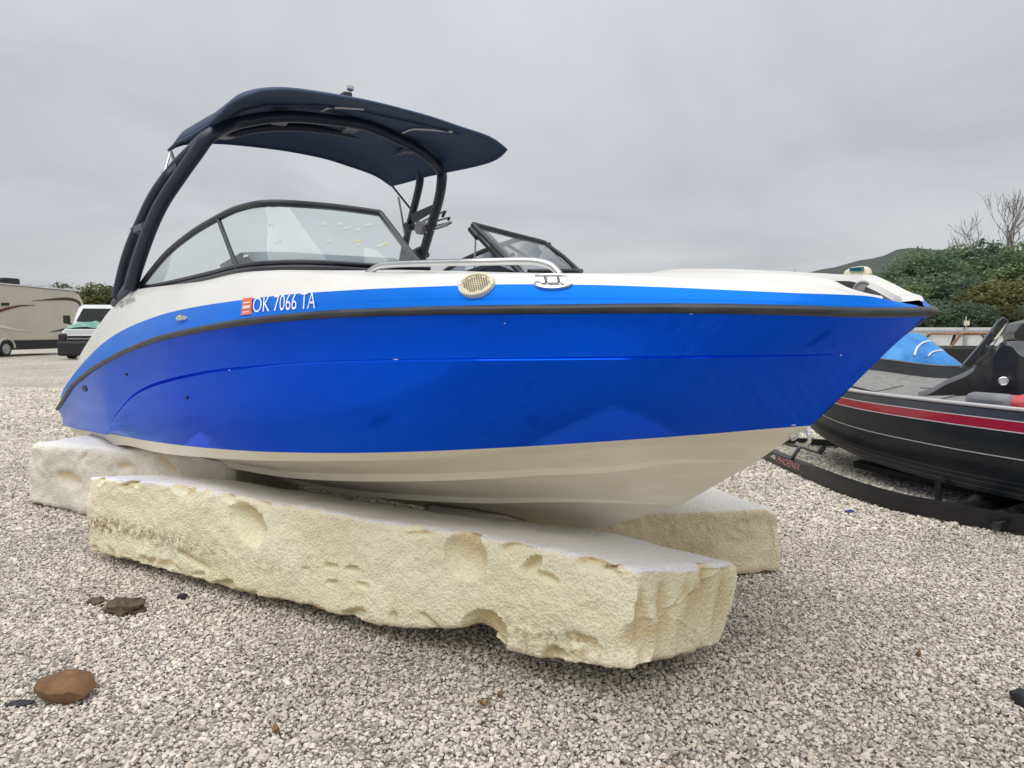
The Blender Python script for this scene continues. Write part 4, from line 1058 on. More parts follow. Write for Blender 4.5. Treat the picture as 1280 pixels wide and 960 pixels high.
M['graphite'] = noisy('graphite stripe', (0.035, 0.040, 0.047), (0.05, 0.055, 0.062), 3, (.25, .35), coat=.35)
M['red'] = mat('red stripe', (0.34, 0.008, 0.016), .25, coat=.7); M['pin'] = mat('pale pinstripe', (.55, .54, .55), .35)
M['carpet'] = noisy('grey deck carpet', (0.20, 0.20, 0.195), (0.29, 0.29, 0.28), 18, (.9, 1), bump=.6, bscale=240, bdist=.004)
M['console'] = noisy('black console', (0.012, 0.013, 0.016), (0.022, 0.024, 0.028), 5, (.3, .45), coat=.3)
bass = empty('bass_boat', (float(Tb[0]+Ab[0]*2.9), float(Tb[1]+Ab[1]*2.9), .0)); bpy.context.view_layer.update()
tag(bass, 'black low bass boat with red side stripe sitting on a trailer', 'boat')
bo = Vector(bass.location)
ss = np.concatenate([np.linspace(0, .4, 10)[:-1], np.linspace(.4, 5.8, 60)])
def bl(bf, zf, sg): return [bb_(s, sg*float(bf(s)), float(zf(s))) - bo for s in ss]
def gun(dz, db): return (lambda s: gB(s)+db), (lambda s: zg(s)+dz)
for sg in (-1, 1):
    def L_(fr, ex=0.0):   # fraction down the topside, gunwale to chine
        return bl(lambda s: gB(s)*(1-fr)+cB(s)*fr + .045*math.sin(math.pi*fr) + ex, lambda s: zg(s)*(1-fr)+zcB(s)*fr, sg)
    hm = MB(); rows = [L_(f) for f in np.linspace(0, 1, 12)] + [bl(lambda s: cB(s)-.06, lambda s: zcB(s)+.005, sg), bl(lambda s: cB(s)*.55, lambda s: zkB(s)*.45+zcB(s)*.55 - .02, sg), bl(lambda s: 0*s, zkB, sg)]
    for i in range(len(rows)-1): hm.strip(rows[i], rows[i+1])
    hm.build('hull', M['charcoal'], bass, 30, weld=.001)
    for f0, f1, m_, nm in ((.025, .115, 'graphite', 'upper_stripe'), (.115, .126, 'pin', 'pinstripe'), (.126, .232, 'red', 'red_stripe'), (.232, .243, 'pin', 'pinstripe'), (.52, .532, 'pin', 'pinstripe'), (.80, .812, 'graphite', 'pinstripe'), (.86, .872, 'graphite', 'pinstripe'), (.93, .945, 'graphite', 'pinstripe')):
        mm = MB(); k = max(2, int((f1-f0)/.03)+1); fs_ = np.linspace(f0, f1, k+1)
        rr = [L_(f, .004) for f in fs_]
        for i in range(k): mm.strip(rr[i], rr[i+1])
        mm.build(nm, M[m_], bass, 30)
    gm = MB().tube(bl(gB, lambda s: zg(s)+.004, sg), .013, 8); gm.build('gunwale_trim', M['pin'] if sg < 0 else M['graphite'], bass, 50)
    iw = MB().strip(bl(lambda s: gB(s)-.02, zg, sg), bl(lambda s: gB(s)-.05, lambda s: zg(s)-.115, sg)); iw.build('inner_wall', M['console'], bass, 30)
    # hidden floor of the cockpit
dk = MB().strip([bb_(s, -float(gB(s))+.05, float(zg(s))-.10) - bo for s in ss if s < 2.0], [bb_(s, float(gB(s))-.05, float(zg(s))-.10) - bo for s in ss if s < 2.0]); dk.build('fore_deck', M['carpet'], bass, 30)
fl = MB().strip([bb_(s, -float(gB(s))+.05, float(zg(s))-.42) - bo for s in ss if s > 1.9], [bb_(s, float(gB(s))-.05, float(zg(s))-.42) - bo for s in ss if s > 1.9])
fl.add([bb_(1.99, b, z) - bo for b, z in ((-.9, .70), (.9, .70), (.9, .38), (-.9, .38))], [(0, 1, 2, 3)]); fl.build('cockpit_floor', M['carpet'], bass, 30)
for s_, b_, w_, l_ in ((.9, -.05, .42, .5), (1.55, -.28, .4, .45), (1.55, .3, .4, .45)):
    hp_ = [bb_(s_+dx*l_/2, b_+dy*w_/2, float(zg(s_+dx*l_/2))-.096) - bo for dx, dy in ((-1, -1), (1, -1), (1, 1), (-1, 1))]
    MB().slab(hp_, (0, 0, .006)).build('deck_hatch', M['carpet'], bass, 0)
for px, py in ((1137, 482), (1142, 481.5), (1152, 470)):
    p = Vector(on_z(px, py, .715)) - bo; MB().lathe(p, Vector((.08, .05, 1)), [(.016, -.01), (.016, .006), (.004, .008)], 10).build('latch', M['pin'], bass)
mb = MB(); V = [bb_(5.8, b, z) - bo for b, z in ((-1.1, .8), (1.1, .8), (1.0, .32), (0, .15), (-1.0, .32))]
mb.add(V, [(0, 1, 2, 3, 4)]).build('transom', M['charcoal'], bass, 0)
# console: lofted cowl that sweeps up from the fore deck
def px3(px, py, y): return Vector(on_y(px, py, y)) - bo
ridge = [(1148, 490, 5.75), (1163, 486, 5.72), (1182, 475, 5.68), (1204, 466, 5.65), (1222, 455, 5.62), (1238, 444, 5.6), (1250, 429, 5.55), (1262, 428, 5.5), (1275, 440, 5.45), (1300, 446, 5.4), (1345, 450, 5.3)]
rA = [px3(*p) for p in ridge]; rB = [p + Vector((.45, .26, .01)) for p in rA]; rC = [p + Vector((-.05, -.09, -.03)) for p in rA]; rD = [Vector((p.x, p.y, min(p.z, .46))) for p in rC]
rA, _ = crom(rA, 1, 4); rB, _ = crom(rB, 1, 4); rC, _ = crom(rC, 1, 4); rD = [Vector((p.x, p.y, .44)) for p in rC]; rE = [Vector((p.x, p.y, .44)) for p in rB]
co = MB().strip(rB, rA).strip(rA, rC).strip(rC, rD).strip(rE, rB).build('console', M['console'], bass, 40, weld=.002); co['label'] = 'black moulded helm console'
W = [px3(x, y, d) for x, y, d in ((1200, 460, 5.56), (1226, 430, 5.6), (1246, 403, 5.66), (1253, 397.5, 5.7), (1259, 401, 5.8), (1256, 412, 5.8), (1246, 424, 5.75), (1232, 444, 5.68), (1214, 458, 5.62))]
MB().slab(W, (.02, .012, 0)).build('wind_screen', M['tint'], co, 0)
MB().tube(W[:5], .008, 6).build('screen_edge', M['bracket'], co, 40)
W2 = [px3(x, y, 5.9) for x, y in ((1268, 416), (1276, 404), (1300, 398), (1310, 440), (1282, 446), (1272, 440))]
MB().slab(W2, (.1, .3, 0)).build('dash_pod', M['console'], co, 20, bevel=.01)
wc_ = px3(1266, 437, 5.85); wa = Vector((-.3, -.8, .4)).normalized(); we = wa.orthogonal().normalized(); wf_ = wa.cross(we)
MB().tube([wc_ + (we*math.cos(t) + wf_*math.sin(t))*.09 for t in np.linspace(0, 2*math.pi, 25)], .010, 7).build('steering_wheel', M['black'], co, 60)
pb = px3(1254, 476.5, 5.40); 
MB().lathe(pb, Vector((-.45, -.88, .1)), [(.034, -.03), (.034, .006), (.028, .010), (.024, .004), (.002, .005)], 20).build('gauge', M['steel'], co, 40)
M['seatred'] = noisy('red seat vinyl', (0.50, 0.05, 0.06), (0.58, 0.08, 0.09), 8, (.4, .5)); M['seatgrey'] = noisy('grey seat vinyl', (0.17, 0.18, 0.19), (0.22, 0.23, 0.24), 8, (.4, .5))
se_ = MB().box(px3(1238, 510, 4.72), (.12, .30, .20), Matrix.Rotation(.5, 3, 'Z')).build('seat', M['seatgrey'], bass, 30, bevel=.045); se_['label'] = 'grey and red padded seat'
for x_, y_ in ((1256, 4.66), (1279, 4.66), (1302, 4.6)):
    MB().box(px3(x_, 511, y_), (.115, .30, .17), Matrix.Rotation(.5, 3, 'Z')).build('seat_bolster', M['seatred'], se_, 30, bevel=.04)
# trailer
tr = empty('boat_trailer', (float(Tb[0]+Ab[0]*2.9), float(Tb[1]+Ab[1]*2.9), 0)); tag(tr, 'low black boat trailer under the bass boat with red lettering', 'trailer')
M['trailer'] = noisy('black trailer paint', (0.006, 0.006, 0.008), (0.011, 0.011, 0.013), 6, (.35, .5), coat=.1)
path = [(6.85+.9, 900), (0, 0)]
bp_ = [on_z(*p) for p in ((962, 576, 0.0), (1000, 594, 0), (1060, 619, 0), (1120, 638, 0), (1190, 653, 0), (1270, 668, 0))]
npth = [Vector((float(p[0]), float(p[1]), 0)) for p in bp_]
npth = [npth[0] + (npth[0]-npth[1])*1.3 + Vector((.05, 0, 0))] + npth + [npth[-1] + (npth[-1]-npth[-2])*1.2 + Vector((.25, -.35, 0)), Vector(Tb + Ab*5.6 - Fb*1.15)]
npth, _ = crom(npth, 1, 6)
def beam(P_, wdt, z0, z1, parent, name):
    V = []; Fc = []
    for i, p in enumerate(P_):
        tg = (P_[min(i+1, len(P_)-1)] - P_[max(i-1, 0)]).normalized(); nn_ = Vector((tg.y, -tg.x, 0))
        lf = .015
        for o_, z in ((-wdt/2, z0+lf), (-wdt/2, z1), (wdt/2, z1), (wdt/2, z0+lf)): V.append(p + nn_*o_ + Vector((0, 0, z)) - bo)
    for i in range(len(P_)-1):
        for k in range(4): Fc.append((i*4+k, i*4+(k+1) % 4, (i+1)*4+(k+1) % 4, (i+1)*4+k))
    Fc += [(0, 1, 2, 3), tuple(range(len(V)-4, len(V)))]
    return MB().add(V, Fc).build(name, M['trailer'], parent, 30)
nb = beam(npth, .075, .0, .115, tr, 'side_beam')
def mirror_b(p):
    d = p - Vector(Tb); b = d.dot(Vector(Fb)); return p - Vector(Fb)*(2*b)
beam([mirror_b(p) for p in npth], .06, .0, .08, tr, 'side_beam')
for k in (30, 38): beam([npth[k], mirror_b(npth[k])], .06, .01, .09, tr, 'cross_member')
# raised bunk boards that carry the hull
for sg in (-1, 1):
    P_ = [bb_(s, sg*.55, .0) for s in np.linspace(1.2, 5.5, 12)]
    V = []
    for s in np.linspace(1.2, 5.5, 12):
        zz = float(zkB(s))*.5 + float(zcB(s))*.45 - .05
        for o_, z in ((-.05, zz-.05), (-.05, zz), (.05, zz), (.05, zz-.05)): V.append(bb_(s, sg*(.55)+o_, z) - bo)
    Fc = [(i*4+k, i*4+(k+1) % 4, (i+1)*4+(k+1) % 4, (i+1)*4+k) for i in range(11) for k in range(4)] + [(0, 1, 2, 3), (44, 45, 46, 47)]
    bk = MB().add(V, Fc).build('bunk', M['trailer'], tr, 30)
    for s in (1.5, 3.0, 4.6): MB().tube([bb_(s, sg*.55, .08) - bo, bb_(s, sg*.55, .20) - bo], .025, 6).build('bunk_post', M['trailer'], bk)
pp_ = Vector(on_z(1190, 640, 0.0)); MB().tube([pp_ + Vector((0, .16, .03)) - bo, pp_ + Vector((0, .16, .17)) - bo], .022, 8).build('guide_post', M['trailer'], tr)
arc = [Vector(on_z(x, y, z)) - bo for x, y, z in ((1192, 632, .05), (1212, 628, .07), (1228, 618, .12), (1238, 606, .18))]
MB().tube(arc, [.02, .03, .04, .045], 8, sub=4).build('fender_bracket', M['trailer'], tr)
# winch stand and safety step seen between hull and beam
zz = [Vector(on_z(x, y, z)) - bo for x, y, z in ((982, 555, .24), (1001, 559, .24), (1022, 566, .24), (1027, 561, .26))]
MB().tube(zz, .010, 6).build('brake_line', M['trailer'], tr)
MB().tube([Vector(on_z(1000, 559, .24)) - bo, Vector(on_z(990, 573, .12)) - bo], .016, 6).build('step_bracket', M['bracket'], tr)
MB().tube([Vector(on_z(1024, 567, .24)) - bo, Vector(on_z(1030, 558, .30)) - bo], .022, 6).build('step_bracket', M['trailer'], tr)
# lettering on the beam
uv, Fc = text_mesh('PHOENIX', 0.15, 0.01); M['trlet'] = mat('pink trailer lettering', (.55, .25, .28), .5); M['trlet2'] = mat('white trailer lettering', (.6, .55, .57), .5)
segA = 9; 
TB = BVHTree.FromPolygons([v.co + bo for v in nb.data.vertices], [tuple(p.vertices) for p in nb.data.polygons])
def whit(px, py):
    d = Vector(pray(px, py)).normalized(); h, n, i, ds = TB.ray_cast(Vector(cC), d)
    if h is None: return None
    return h - d*.006 - bo
quad = [(970, 577.5), (999.5, 588.5), (1001, 580), (972, 570)]; V = []
for x, y in uv:
    q = [Vector(p) for p in quad]; p = (q[0]*(1-x)+q[1]*x)*(1-y) + (q[3]*(1-x)+q[2]*x)*y
    h = whit(p.x, p.y); V.append(h if h else None)
if all(v is not None for v in V): mesh_obj('lettering', V, Fc, M['trlet'], nb, 0)
else: print('lettering missed', sum(v is None for v in V))
V = [whit(x, y) for x, y in ((963, 570), (968.5, 568), (969.5, 574.5), (966, 573))]
if all(v is not None for v in V): mesh_obj('wing_emblem', V, [(0, 1, 2, 3)], M['trlet2'], nb, 0)
fl_ = [Vector(on_z(x, y, z)) - bo for x, y, z in ((1234, 645, .10), (1240, 652, .06), (1248, 656, .08), (1259, 651, .10), (1258, 657, .05), (1244, 666, .015), (1235, 655, .03))]
MB().add(fl_, [(0, 1, 2, 3, 4, 5, 6)]).build('torn_flap', M['graphite'], tr, 0)

# ================================================================== things beyond the boats, right
M['tarp'] = noisy('blue tarpaulin', (0.015, 0.19, 0.56), (0.05, 0.30, 0.70), 3.0, (.35, .5), bump=.5, bscale=5, bdist=.05)
M['rope'] = mat('white tarp edge', (.72, .75, .78), .6)
Yt = 13.0
prof_t = [(1095, 446), (1112, 430), (1126, 420), (1140, 415.5), (1158, 415), (1176, 415.5), (1186, 420), (1196, 429), (1206, 438), (1214, 446), (1222, 462)]
tp = [on_y(x, y, Yt) for x, y in prof_t]
tarp = empty('covered_boat', (float(tp[5][0]), Yt+1.2, 0)); tag(tarp, 'low hull covered with a bright blue tarp behind the bass boat', 'covered boat')
to = Vector((float(tp[5][0]), Yt+1.2, 0)); V = []; nT = 40; nD = 26
tx = [p[0] for p in tp]; tz = [p[2] for p in tp]; fz_ = pchip(tx, tz)
for j in range(nD+1):
    v = j/nD; d = math.sin(math.pi*min(max((v+.02)/1.04, 0), 1))**.38
    for i in range(nT+1):
        x = tx[0] + (tx[-1]-tx[0])*i/nT; z = max(float(fz_(x)), .2)
        xx = x + (x-(tx[0]+tx[-1])/2)*.12*(1-d)
        q = Vector((xx, Yt + 2.4*v - .15, z*d*(1 if v < .5 else 1) + .02)); q += Vector((0, -.10, .05))*noise.noise(q*1.6) + Vector((0, -.03, .02))*noise.noise(q*5)
        V.append(q - to)
Fc = [(j*(nT+1)+i, j*(nT+1)+i+1, (j+1)*(nT+1)+i+1, (j+1)*(nT+1)+i) for j in range(nD) for i in range(nT)]
tm = mesh_obj('tarp', V, Fc, M['tarp'], tarp, 50)
TBV = BVHTree.FromPolygons([v + to for v in V], Fc)
def tline(pts, r_, name):
    P_ = []
    pts, _ = crom([Vector((*p, 0)) for p in pts], 1, 5)
    for p in pts:
        d = Vector(pray(p.x, p.y)).normalized(); h, n, i, ds = TBV.ray_cast(Vector(cC), d)
        if h: P_.append(h - d*.03 - to)
    if len(P_) > 1: MB().tube(P_, r_, 6).build(name, M['rope'], tarp, 60)
tline([(1143, 444), (1147, 434), (1155, 428), (1168, 425.5), (1180, 425), (1190, 430), (1199, 436)], .02, 'tarp_hem')
tline([(1160, 445), (1166, 440), (1176, 438), (1190, 438), (1204, 439)], .016, 'tarp_hem')
MB().box(Vector((0, 0, .16)), (1.2, 1.6, .3)).build('hull', M['liner'], tarp, 30, bevel=.05)
M['rust'] = noisy('rusty steel', (0.16, 0.075, 0.035), (0.30, 0.17, 0.10), 8, (.75, .9))
M['greymetal'] = noisy('grey painted metal', (0.30, 0.31, 0.32), (0.42, 0.43, 0.44), 5, (.4, .6)); M['whitemetal'] = noisy('white painted metal', (0.62, 0.63, 0.64), (0.74, 0.75, 0.75), 3, (.4, .55))
# wrecked car body with rusty roof
wx = on_y(1214, 430, 19.0); wr = empty('car_wreck', (float(wx[0]), 19.0, 0)); tag(wr, 'rusty stripped car wreck between the blue tarp and the fence', 'car')
def wbox(x0, x1, z0, z1, y0, y1): return ((x0+x1)/2, (y0+y1)/2, (z0+z1)/2), (x1-x0, y1-y0, z1-z0)
def prismx(mb, P2, y0, y1): return mb.add([Vector((x, y0, z)) for x, z in P2] + [Vector((x, y1, z)) for x, z in P2], [tuple(range(len(P2))), tuple(range(2*len(P2)-1, len(P2)-1, -1))] + [(i, (i+1) % len(P2), len(P2)+(i+1) % len(P2), len(P2)+i) for i in range(len(P2))])
prismx(MB(), [(-1.9, .3), (1.9, .3), (1.9, .72), (1.2, .80), (-1.2, .80), (-1.9, .70)], -.8, .8).build('body', M['black'], wr, 30, bevel=.05)
prismx(MB(), [(-.75, 1.10), (.75, 1.10), (.65, 1.17), (-.65, 1.17)], -.7, .7).build('roof', M['rust'], wr, 30, bevel=.03)
for x0, x1 in ((-1.0, -.72), (-.1, -.02), (1.0, .72)):
    for y in (-.72, .72): MB().tube([Vector((x0, y, .78)), Vector((x1, y*.95, 1.12))], .04, 6).build('pillar', M['rust'] if x0 < 0 else M['greymetal'], wr)
for x in (-1.2, 1.2):
    for y in (-.75, .75): MB().lathe((x, y, .30), (0, 1, 0), [(.30, -.1), (.30, .1), (.17, .11), (.17, .08), (.02, .08)], 18).build('wheel', M['black'], wr, 40)
# steel fence with top rail
fe = empty('steel_fence', (14, 27, 0)); tag(fe, 'white sheet steel fence with grey top rail along the lot edge', 'fence')
fo = Vector((14, 27, 0)); fA = Vector((9.5, 27.6, 0)) - fo; fB_ = Vector((26.0, 25.2, 0)) - fo; fdv = (fB_-fA).normalized(); fn_ = Vector((fdv.y, -fdv.x, 0)); fl_n = (fB_-fA).length
npan = 9
for k in range(npan):
    p0 = fA + fdv*(fl_n*k/npan+.03); p1 = fA + fdv*(fl_n*(k+1)/npan-.03); mb = MB(); A_, B_ = [], []
    for i in range(25):
        p = p0.lerp(p1, i/24) + fn_*(.018 if (i//2) % 2 else 0); A_.append(p + Vector((0, 0, .12))); B_.append(p + Vector((0, 0, 1.34)))
    mb.strip(A_, B_).build('sheet_panel', M['whitemetal'], fe, 20)
for k in range(npan+1):
    p = fA + fdv*(fl_n*k/npan) + fn_*.05
    MB().box(p + Vector((0, 0, .65)), (.09, .09, 1.32)).build('post', M['greymetal'], fe, 20)
    if k % 2 == 0:
        MB().box(p + fn_*.06 + Vector((0, 0, 1.50)), (.20, .03, .17)).build('reflector', M['cream'], fe, 20); MB().tube([p + Vector((0, 0, 1.3)), p + Vector((0, 0, 1.75))], .016, 6).build('reflector_stake', M['cream'], fe)
mb = MB(); mb.box((fA+fB_)/2 + fn_*.11 + Vector((0, 0, 1.18)), (fl_n, .05, .10), Matrix.Rotation(math.atan2(fdv.y, fdv.x), 3, 'Z')); mb.build('rail', M['greymetal'], fe, 20)

# ================================================================== trees
def leaf_mat(name, c1, c2, c3):
    m = mat(name, c1, .7, spec=.2); t = m.node_tree; b = t.nodes['Principled BSDF']
    tc = N(t, 'ShaderNodeTexCoord'); n = N(t, 'ShaderNodeTexNoise', inp={'Scale': .55, 'Detail': 5.0, 'Roughness': .7}); L(t, tc.outputs['Object'], n.inputs['Vector'])
    oi = N(t, 'ShaderNodeObjectInfo'); ad = N(t, 'ShaderNodeMath', operation='MULTIPLY_ADD', inp={1: .35, 2: -.17}); L(t, oi.outputs['Random'], ad.inputs[0])
    a2 = N(t, 'ShaderNodeMath', operation='ADD'); L(t, n.outputs['Fac'], a2.inputs[0]); L(t, ad.outputs[0], a2.inputs[1])
    r = N(t, 'ShaderNodeValToRGB'); e = r.color_ramp.elements; e[0].position = .30; e[0].color = (*c1, 1); e[1].position = .72; e[1].color = (*c3, 1); k = e.new(.5); k.color = (*c2, 1)
    L(t, a2.outputs[0], r.inputs[0]); L(t, r.outputs[0], b.inputs['Base Color'])
    tl = N(t, 'ShaderNodeBsdfTranslucent'); L(t, r.outputs[0], tl.inputs[0]); mx_ = N(t, 'ShaderNodeMixShader', inp={0: .3})
    o = t.nodes['Material Output']; L(t, b.outputs[0], mx_.inputs[1]); L(t, tl.outputs[0], mx_.inputs[2]); L(t, mx_.outputs[0], o.inputs[0])
    return m
M['leaf_green'] = leaf_mat('spring green leaves', (0.115, 0.17, 0.10), (0.175, 0.245, 0.13), (0.24, 0.31, 0.15))  # bluish shift puts distance haze into the leaf colour
M['leaf_olive'] = leaf_mat('olive leaves', (0.085, 0.095, 0.04), (0.14, 0.15, 0.062), (0.21, 0.215, 0.09))
M['leaf_dark'] = leaf_mat('dark leaves', (0.09, 0.135, 0.095), (0.13, 0.185, 0.125), (0.18, 0.235, 0.15))  # same bluish haze shift mixed into these greens
M['bark'] = noisy('grey bark', (0.06, 0.05, 0.042), (0.12, 0.105, 0.09), 3, (.9, 1)); M['bark_pale'] = noisy('pale bare bark', (0.16, 0.145, 0.135), (0.24, 0.22, 0.21), 2, (.9, 1))
def crown_mesh(seed, h, rw, z0, nclump, nleaf, ls):
    rg = random.Random(seed); V = []; Fc = []
    lobes = []
    for _ in range(9):
        th = rg.uniform(0, 2*math.pi); zz = rg.uniform(z0+.15*(h-z0), h*.93); k = math.sin(math.pi*min(max((zz-z0)/(h-z0)*.86+.12, 0), 1))
        rr = rw*rg.uniform(.25, .75)*k; lobes.append((Vector((rr*math.cos(th), rr*math.sin(th), zz)), rw*rg.uniform(.35, .55)))
    lobes.append((Vector((0, 0, h*.75)), rw*.6))
    for _ in range(nclump):
        c, r_ = rg.choice(lobes); d = Vector((rg.gauss(0, 1), rg.gauss(0, 1), rg.gauss(0, .8))).normalized()
        cc = c + d*(r_*rg.uniform(.55, 1.08)); 
        for _ in range(nleaf):
            p = cc + Vector((rg.gauss(0, 1), rg.gauss(0, 1), rg.gauss(0, .8)))*ls*1.25
            if p.z < z0*.6: continue
            s = ls*rg.uniform(.5, 1.15); a = Vector((rg.gauss(0, 1), rg.gauss(0, 1), rg.gauss(0, .6))).normalized(); b = a.cross(Vector((rg.gauss(0, 1), rg.gauss(0, 1), rg.gauss(0, 1)))).normalized()
            o = len(V); V += [p - a*s, p + b*s*.55, p + a*s, p - b*s*.55]; Fc.append((o, o+1, o+2, o+3))
    me = bpy.data.meshes.new('crown'); me.from_pydata(V, [], Fc); return me, lobes
def trunk_mesh(seed, h, lobes, r0):
    rg = random.Random(seed); mb = MB(); top = Vector((rg.uniform(-.3, .3), rg.uniform(-.3, .3), h*.8))
    mb.tube([Vector((0, 0, -.1)), Vector((.05, 0, h*.25)), top*.55 + Vector((0, 0, h*.05)), top], [r0*1.25, r0, r0*.6, r0*.18], 8, sub=3)
    for c, r_ in lobes:
        st = Vector((0, 0, h*rg.uniform(.2, .5))); mb.tube([st, st.lerp(c, .5) + Vector((0, 0, .2)), c], [r0*.4, r0*.25, r0*.08], 6, sub=2)
    me = bpy.data.meshes.new('trunk'); me.from_pydata([tuple(v) for v in mb.V], [], mb.F); return me
TREES = {}
for kk, (h, rw, z0) in enumerate(((9.5, 3.4, 1.2), (8.2, 3.6, .8), (10.5, 3.2, 1.6), (7.0, 3.4, .3))):
    cm, lb = crown_mesh(20+kk, h, rw, z0, 560, 13, .21); tmh = trunk_mesh(40+kk, h, lb, .17); TREES[kk] = (cm, tmh)
_cache = {}
def tree(name, label, x, y, kind, sc_, m, group, rz):
    r_ = empty(name, (x, y, 0)); r_.scale = (sc_[0], sc_[0], sc_[1]); r_.rotation_euler = (0, 0, rz); tag(r_, label, 'tree', group)
    key = (kind, m)
    if key not in _cache:
        cm = TREES[kind][0].copy(); cm.materials.append(M[m]); tk = TREES[kind][1].copy() ; tk.materials.append(M['bark']); _cache[key] = (cm, tk)
    for nm, me in zip(('crown', 'trunk'), _cache[key]):
        o = bpy.data.objects.new(nm, me); COL.objects.link(o); o.parent = r_
    return r_
def tree_px(px, ytop, y, kind, m, label, group, wide=1.0, rz=0.0, name='tree'):
    p = on_y(px, ytop, y); H_ = {0: 9.5, 1: 8.2, 2: 10.5, 3: 7.0}[kind]*1.0
    s = float(p[2])/H_; return tree(name, label, float(p[0]), y, kind, (s*wide, s), m, group, rz)
grpR = 'leafy trees behind the fence'
lab = {'leaf_green': 'fresh green leafy tree in the wood behind the fence', 'leaf_olive': 'olive yellow leafy tree low at the wood edge behind the fence', 'leaf_dark': 'dark green dense tree inside the wood behind the fence'}
for i, (px, yt, d, kd, m) in enumerate([(1090, 352, 66, 1, 'leaf_green'), (1112, 330, 70, 0, 'leaf_green'), (1140, 316, 72, 2, 'leaf_green'), (1168, 309, 71, 0, 'leaf_green'), (1196, 312, 74, 1, 'leaf_green'), (1222, 307, 75, 2, 'leaf_dark'), (1252, 313, 73, 0, 'leaf_green'), (1284, 309, 72, 2, 'leaf_green'), (1316, 306, 74, 1, 'leaf_green'), (1352, 304, 73, 0, 'leaf_green'), (1395, 310, 72, 2, 'leaf_green'),
        (1122, 356, 60, 3, 'leaf_green'), (1150, 350, 61, 1, 'leaf_dark'), (1182, 346, 60, 3, 'leaf_dark'), (1212, 352, 58, 1, 'leaf_dark'), (1246, 352, 56, 3, 'leaf_olive'), (1275, 356, 56, 1, 'leaf_olive'), (1310, 352, 57, 3, 'leaf_olive'), (1345, 350, 57, 1, 'leaf_green'),
        (1100, 384, 54, 3, 'leaf_dark'), (1135, 380, 53, 3, 'leaf_dark'), (1165, 382, 52, 1, 'leaf_dark'), (1198, 380, 52, 3, 'leaf_dark'), (1232, 384, 51, 3, 'leaf_dark'), (1262, 384, 50, 1, 'leaf_olive'), (1295, 380, 50, 3, 'leaf_dark'), (1072, 392, 56, 3, 'leaf_dark')]):
    row = 0 if i < 11 else (1 if i < 19 else 2); rk_ = i - (0, 11, 19)[row]
    ORD = ['first', 'second', 'third', 'fourth', 'fifth', 'sixth', 'seventh', 'eighth', 'ninth', 'tenth', 'eleventh']
    if i == 26: lb_ = 'dark green outermost low bush tree where the wood meets the open hill'
    else: lb_ = {'leaf_green': 'fresh green', 'leaf_olive': 'olive yellow', 'leaf_dark': 'dark green'}[m] + ' tree, ' + ORD[rk_] + ' from the open hill in the ' + ('tall back', 'middle', 'low front')[row] + ' row of the wood'
    tree_px(px, yt, d, kd, m, lb_, grpR, 1.0 + .1*math.sin(i*2.3) + (.35 if yt > 340 else .1), i*1.7)
# bare trees
def bare_tree(seed, h, spread):
    rg = random.Random(seed); mb = MB()
    def grow(p, d, ln, r_, lv):
        P_ = [p]; q = p.copy(); dd = d.copy(); n = 4
        for i in range(n):
            dd = (dd + Vector((rg.gauss(0, .13), rg.gauss(0, .13), rg.gauss(.03, .07)))).normalized(); q = q + dd*(ln/n); P_.append(q.copy())
        mb.tube(P_, [max(r_*(1-.5*i/n), .013) for i in range(n+1)], 5 if lv < 2 else 3, cap=False)
        if lv >= 4: return
        for k in range(rg.choice((3, 4)) if lv else 6):
            f = rg.uniform(.3, 1.0); j = min(int(f*n), n-1); st = P_[j].lerp(P_[j+1], f*n-j)
            ax = dd.orthogonal().normalized(); ax.rotate(Matrix.Rotation(rg.uniform(0, 6.28), 3, dd)); ang = rg.uniform(.35, .85)*spread
            nd = (dd*math.cos(ang) + ax*math.sin(ang) + Vector((0, 0, .15))).normalized(); grow(st, nd, ln*rg.uniform(.5, .72), r_*.5, lv+1)
    grow(Vector((0, 0, 0)), Vector((.03, 0, 1)), h*.62, h*.014, 0)
    return mb
for px, yt, d, sd, lb in ((1257, 226, 78, 3, 'tall bare leafless tree rising above the wood'), (1224, 254, 80, 8, 'shorter bare leafless tree next to the tall bare one'), (985, 335, 66, 5, 'small bare tree whose twigs show above the bow')):
    p = on_y(px, yt, d); h = float(p[2]); r_ = empty('bare_tree', (float(p[0]), d, 0)); tag(r_, lb, 'tree')
    mb = bare_tree(sd, 10.0, .72); zm = max(v.z for v in mb.V); r_.scale = (h/zm,)*3
    mb.build('branches', M['bark_pale'], r_, 60)
# far hills
hv, hf = [], []
hp_ = [(-1500, 352), (-600, 356), (0, 372), (250, 366), (500, 356), (700, 350), (760, 348), (800, 344.5), (840, 344.5), (880, 347), (950, 345), (985, 342), (1020, 341), (1050, 336), (1085, 327), (1100, 323), (1125, 317), (1180, 312), (1300, 318), (1500, 330), (2200, 345)]
hf_ = pchip([p[0] for p in hp_], [p[1] for p in hp_]); DH = 700.0
for i in range(241):
    px = -1500 + 3700*i/240; t = on_y(px, float(hf_(px)), DH); z = float(t[2]); x = float(t[0])
    for j in range(9):
        v = j/8; k = math.sin(v*math.pi/2); yy = DH - 260*(1-v); bump_ = noise.fractal(Vector((x*.02, yy*.02, 0)), 1, 2, 4)
        hv.append((x*(yy/DH), yy, -2 + (z+2)*(k**1.3) + (bump_*3 + 2.2*noise.noise(Vector((x*.11, yy*.05, 2))) if 0 < j else 0)))
    hv.append((x*1.3, DH+300, -2))
for i in range(240):
    for j in range(9): a = i*10+j; hf.append((a, a+1, a+11, a+10))
M['hill'] = noisy('hazed wooded hillside', (0.048, 0.064, 0.058), (0.082, 0.100, 0.084), .09, (.9, 1), detail=8, bump=1.0, bscale=.22, bdist=5.0)  # distance haze painted in: colour greyed and lightened
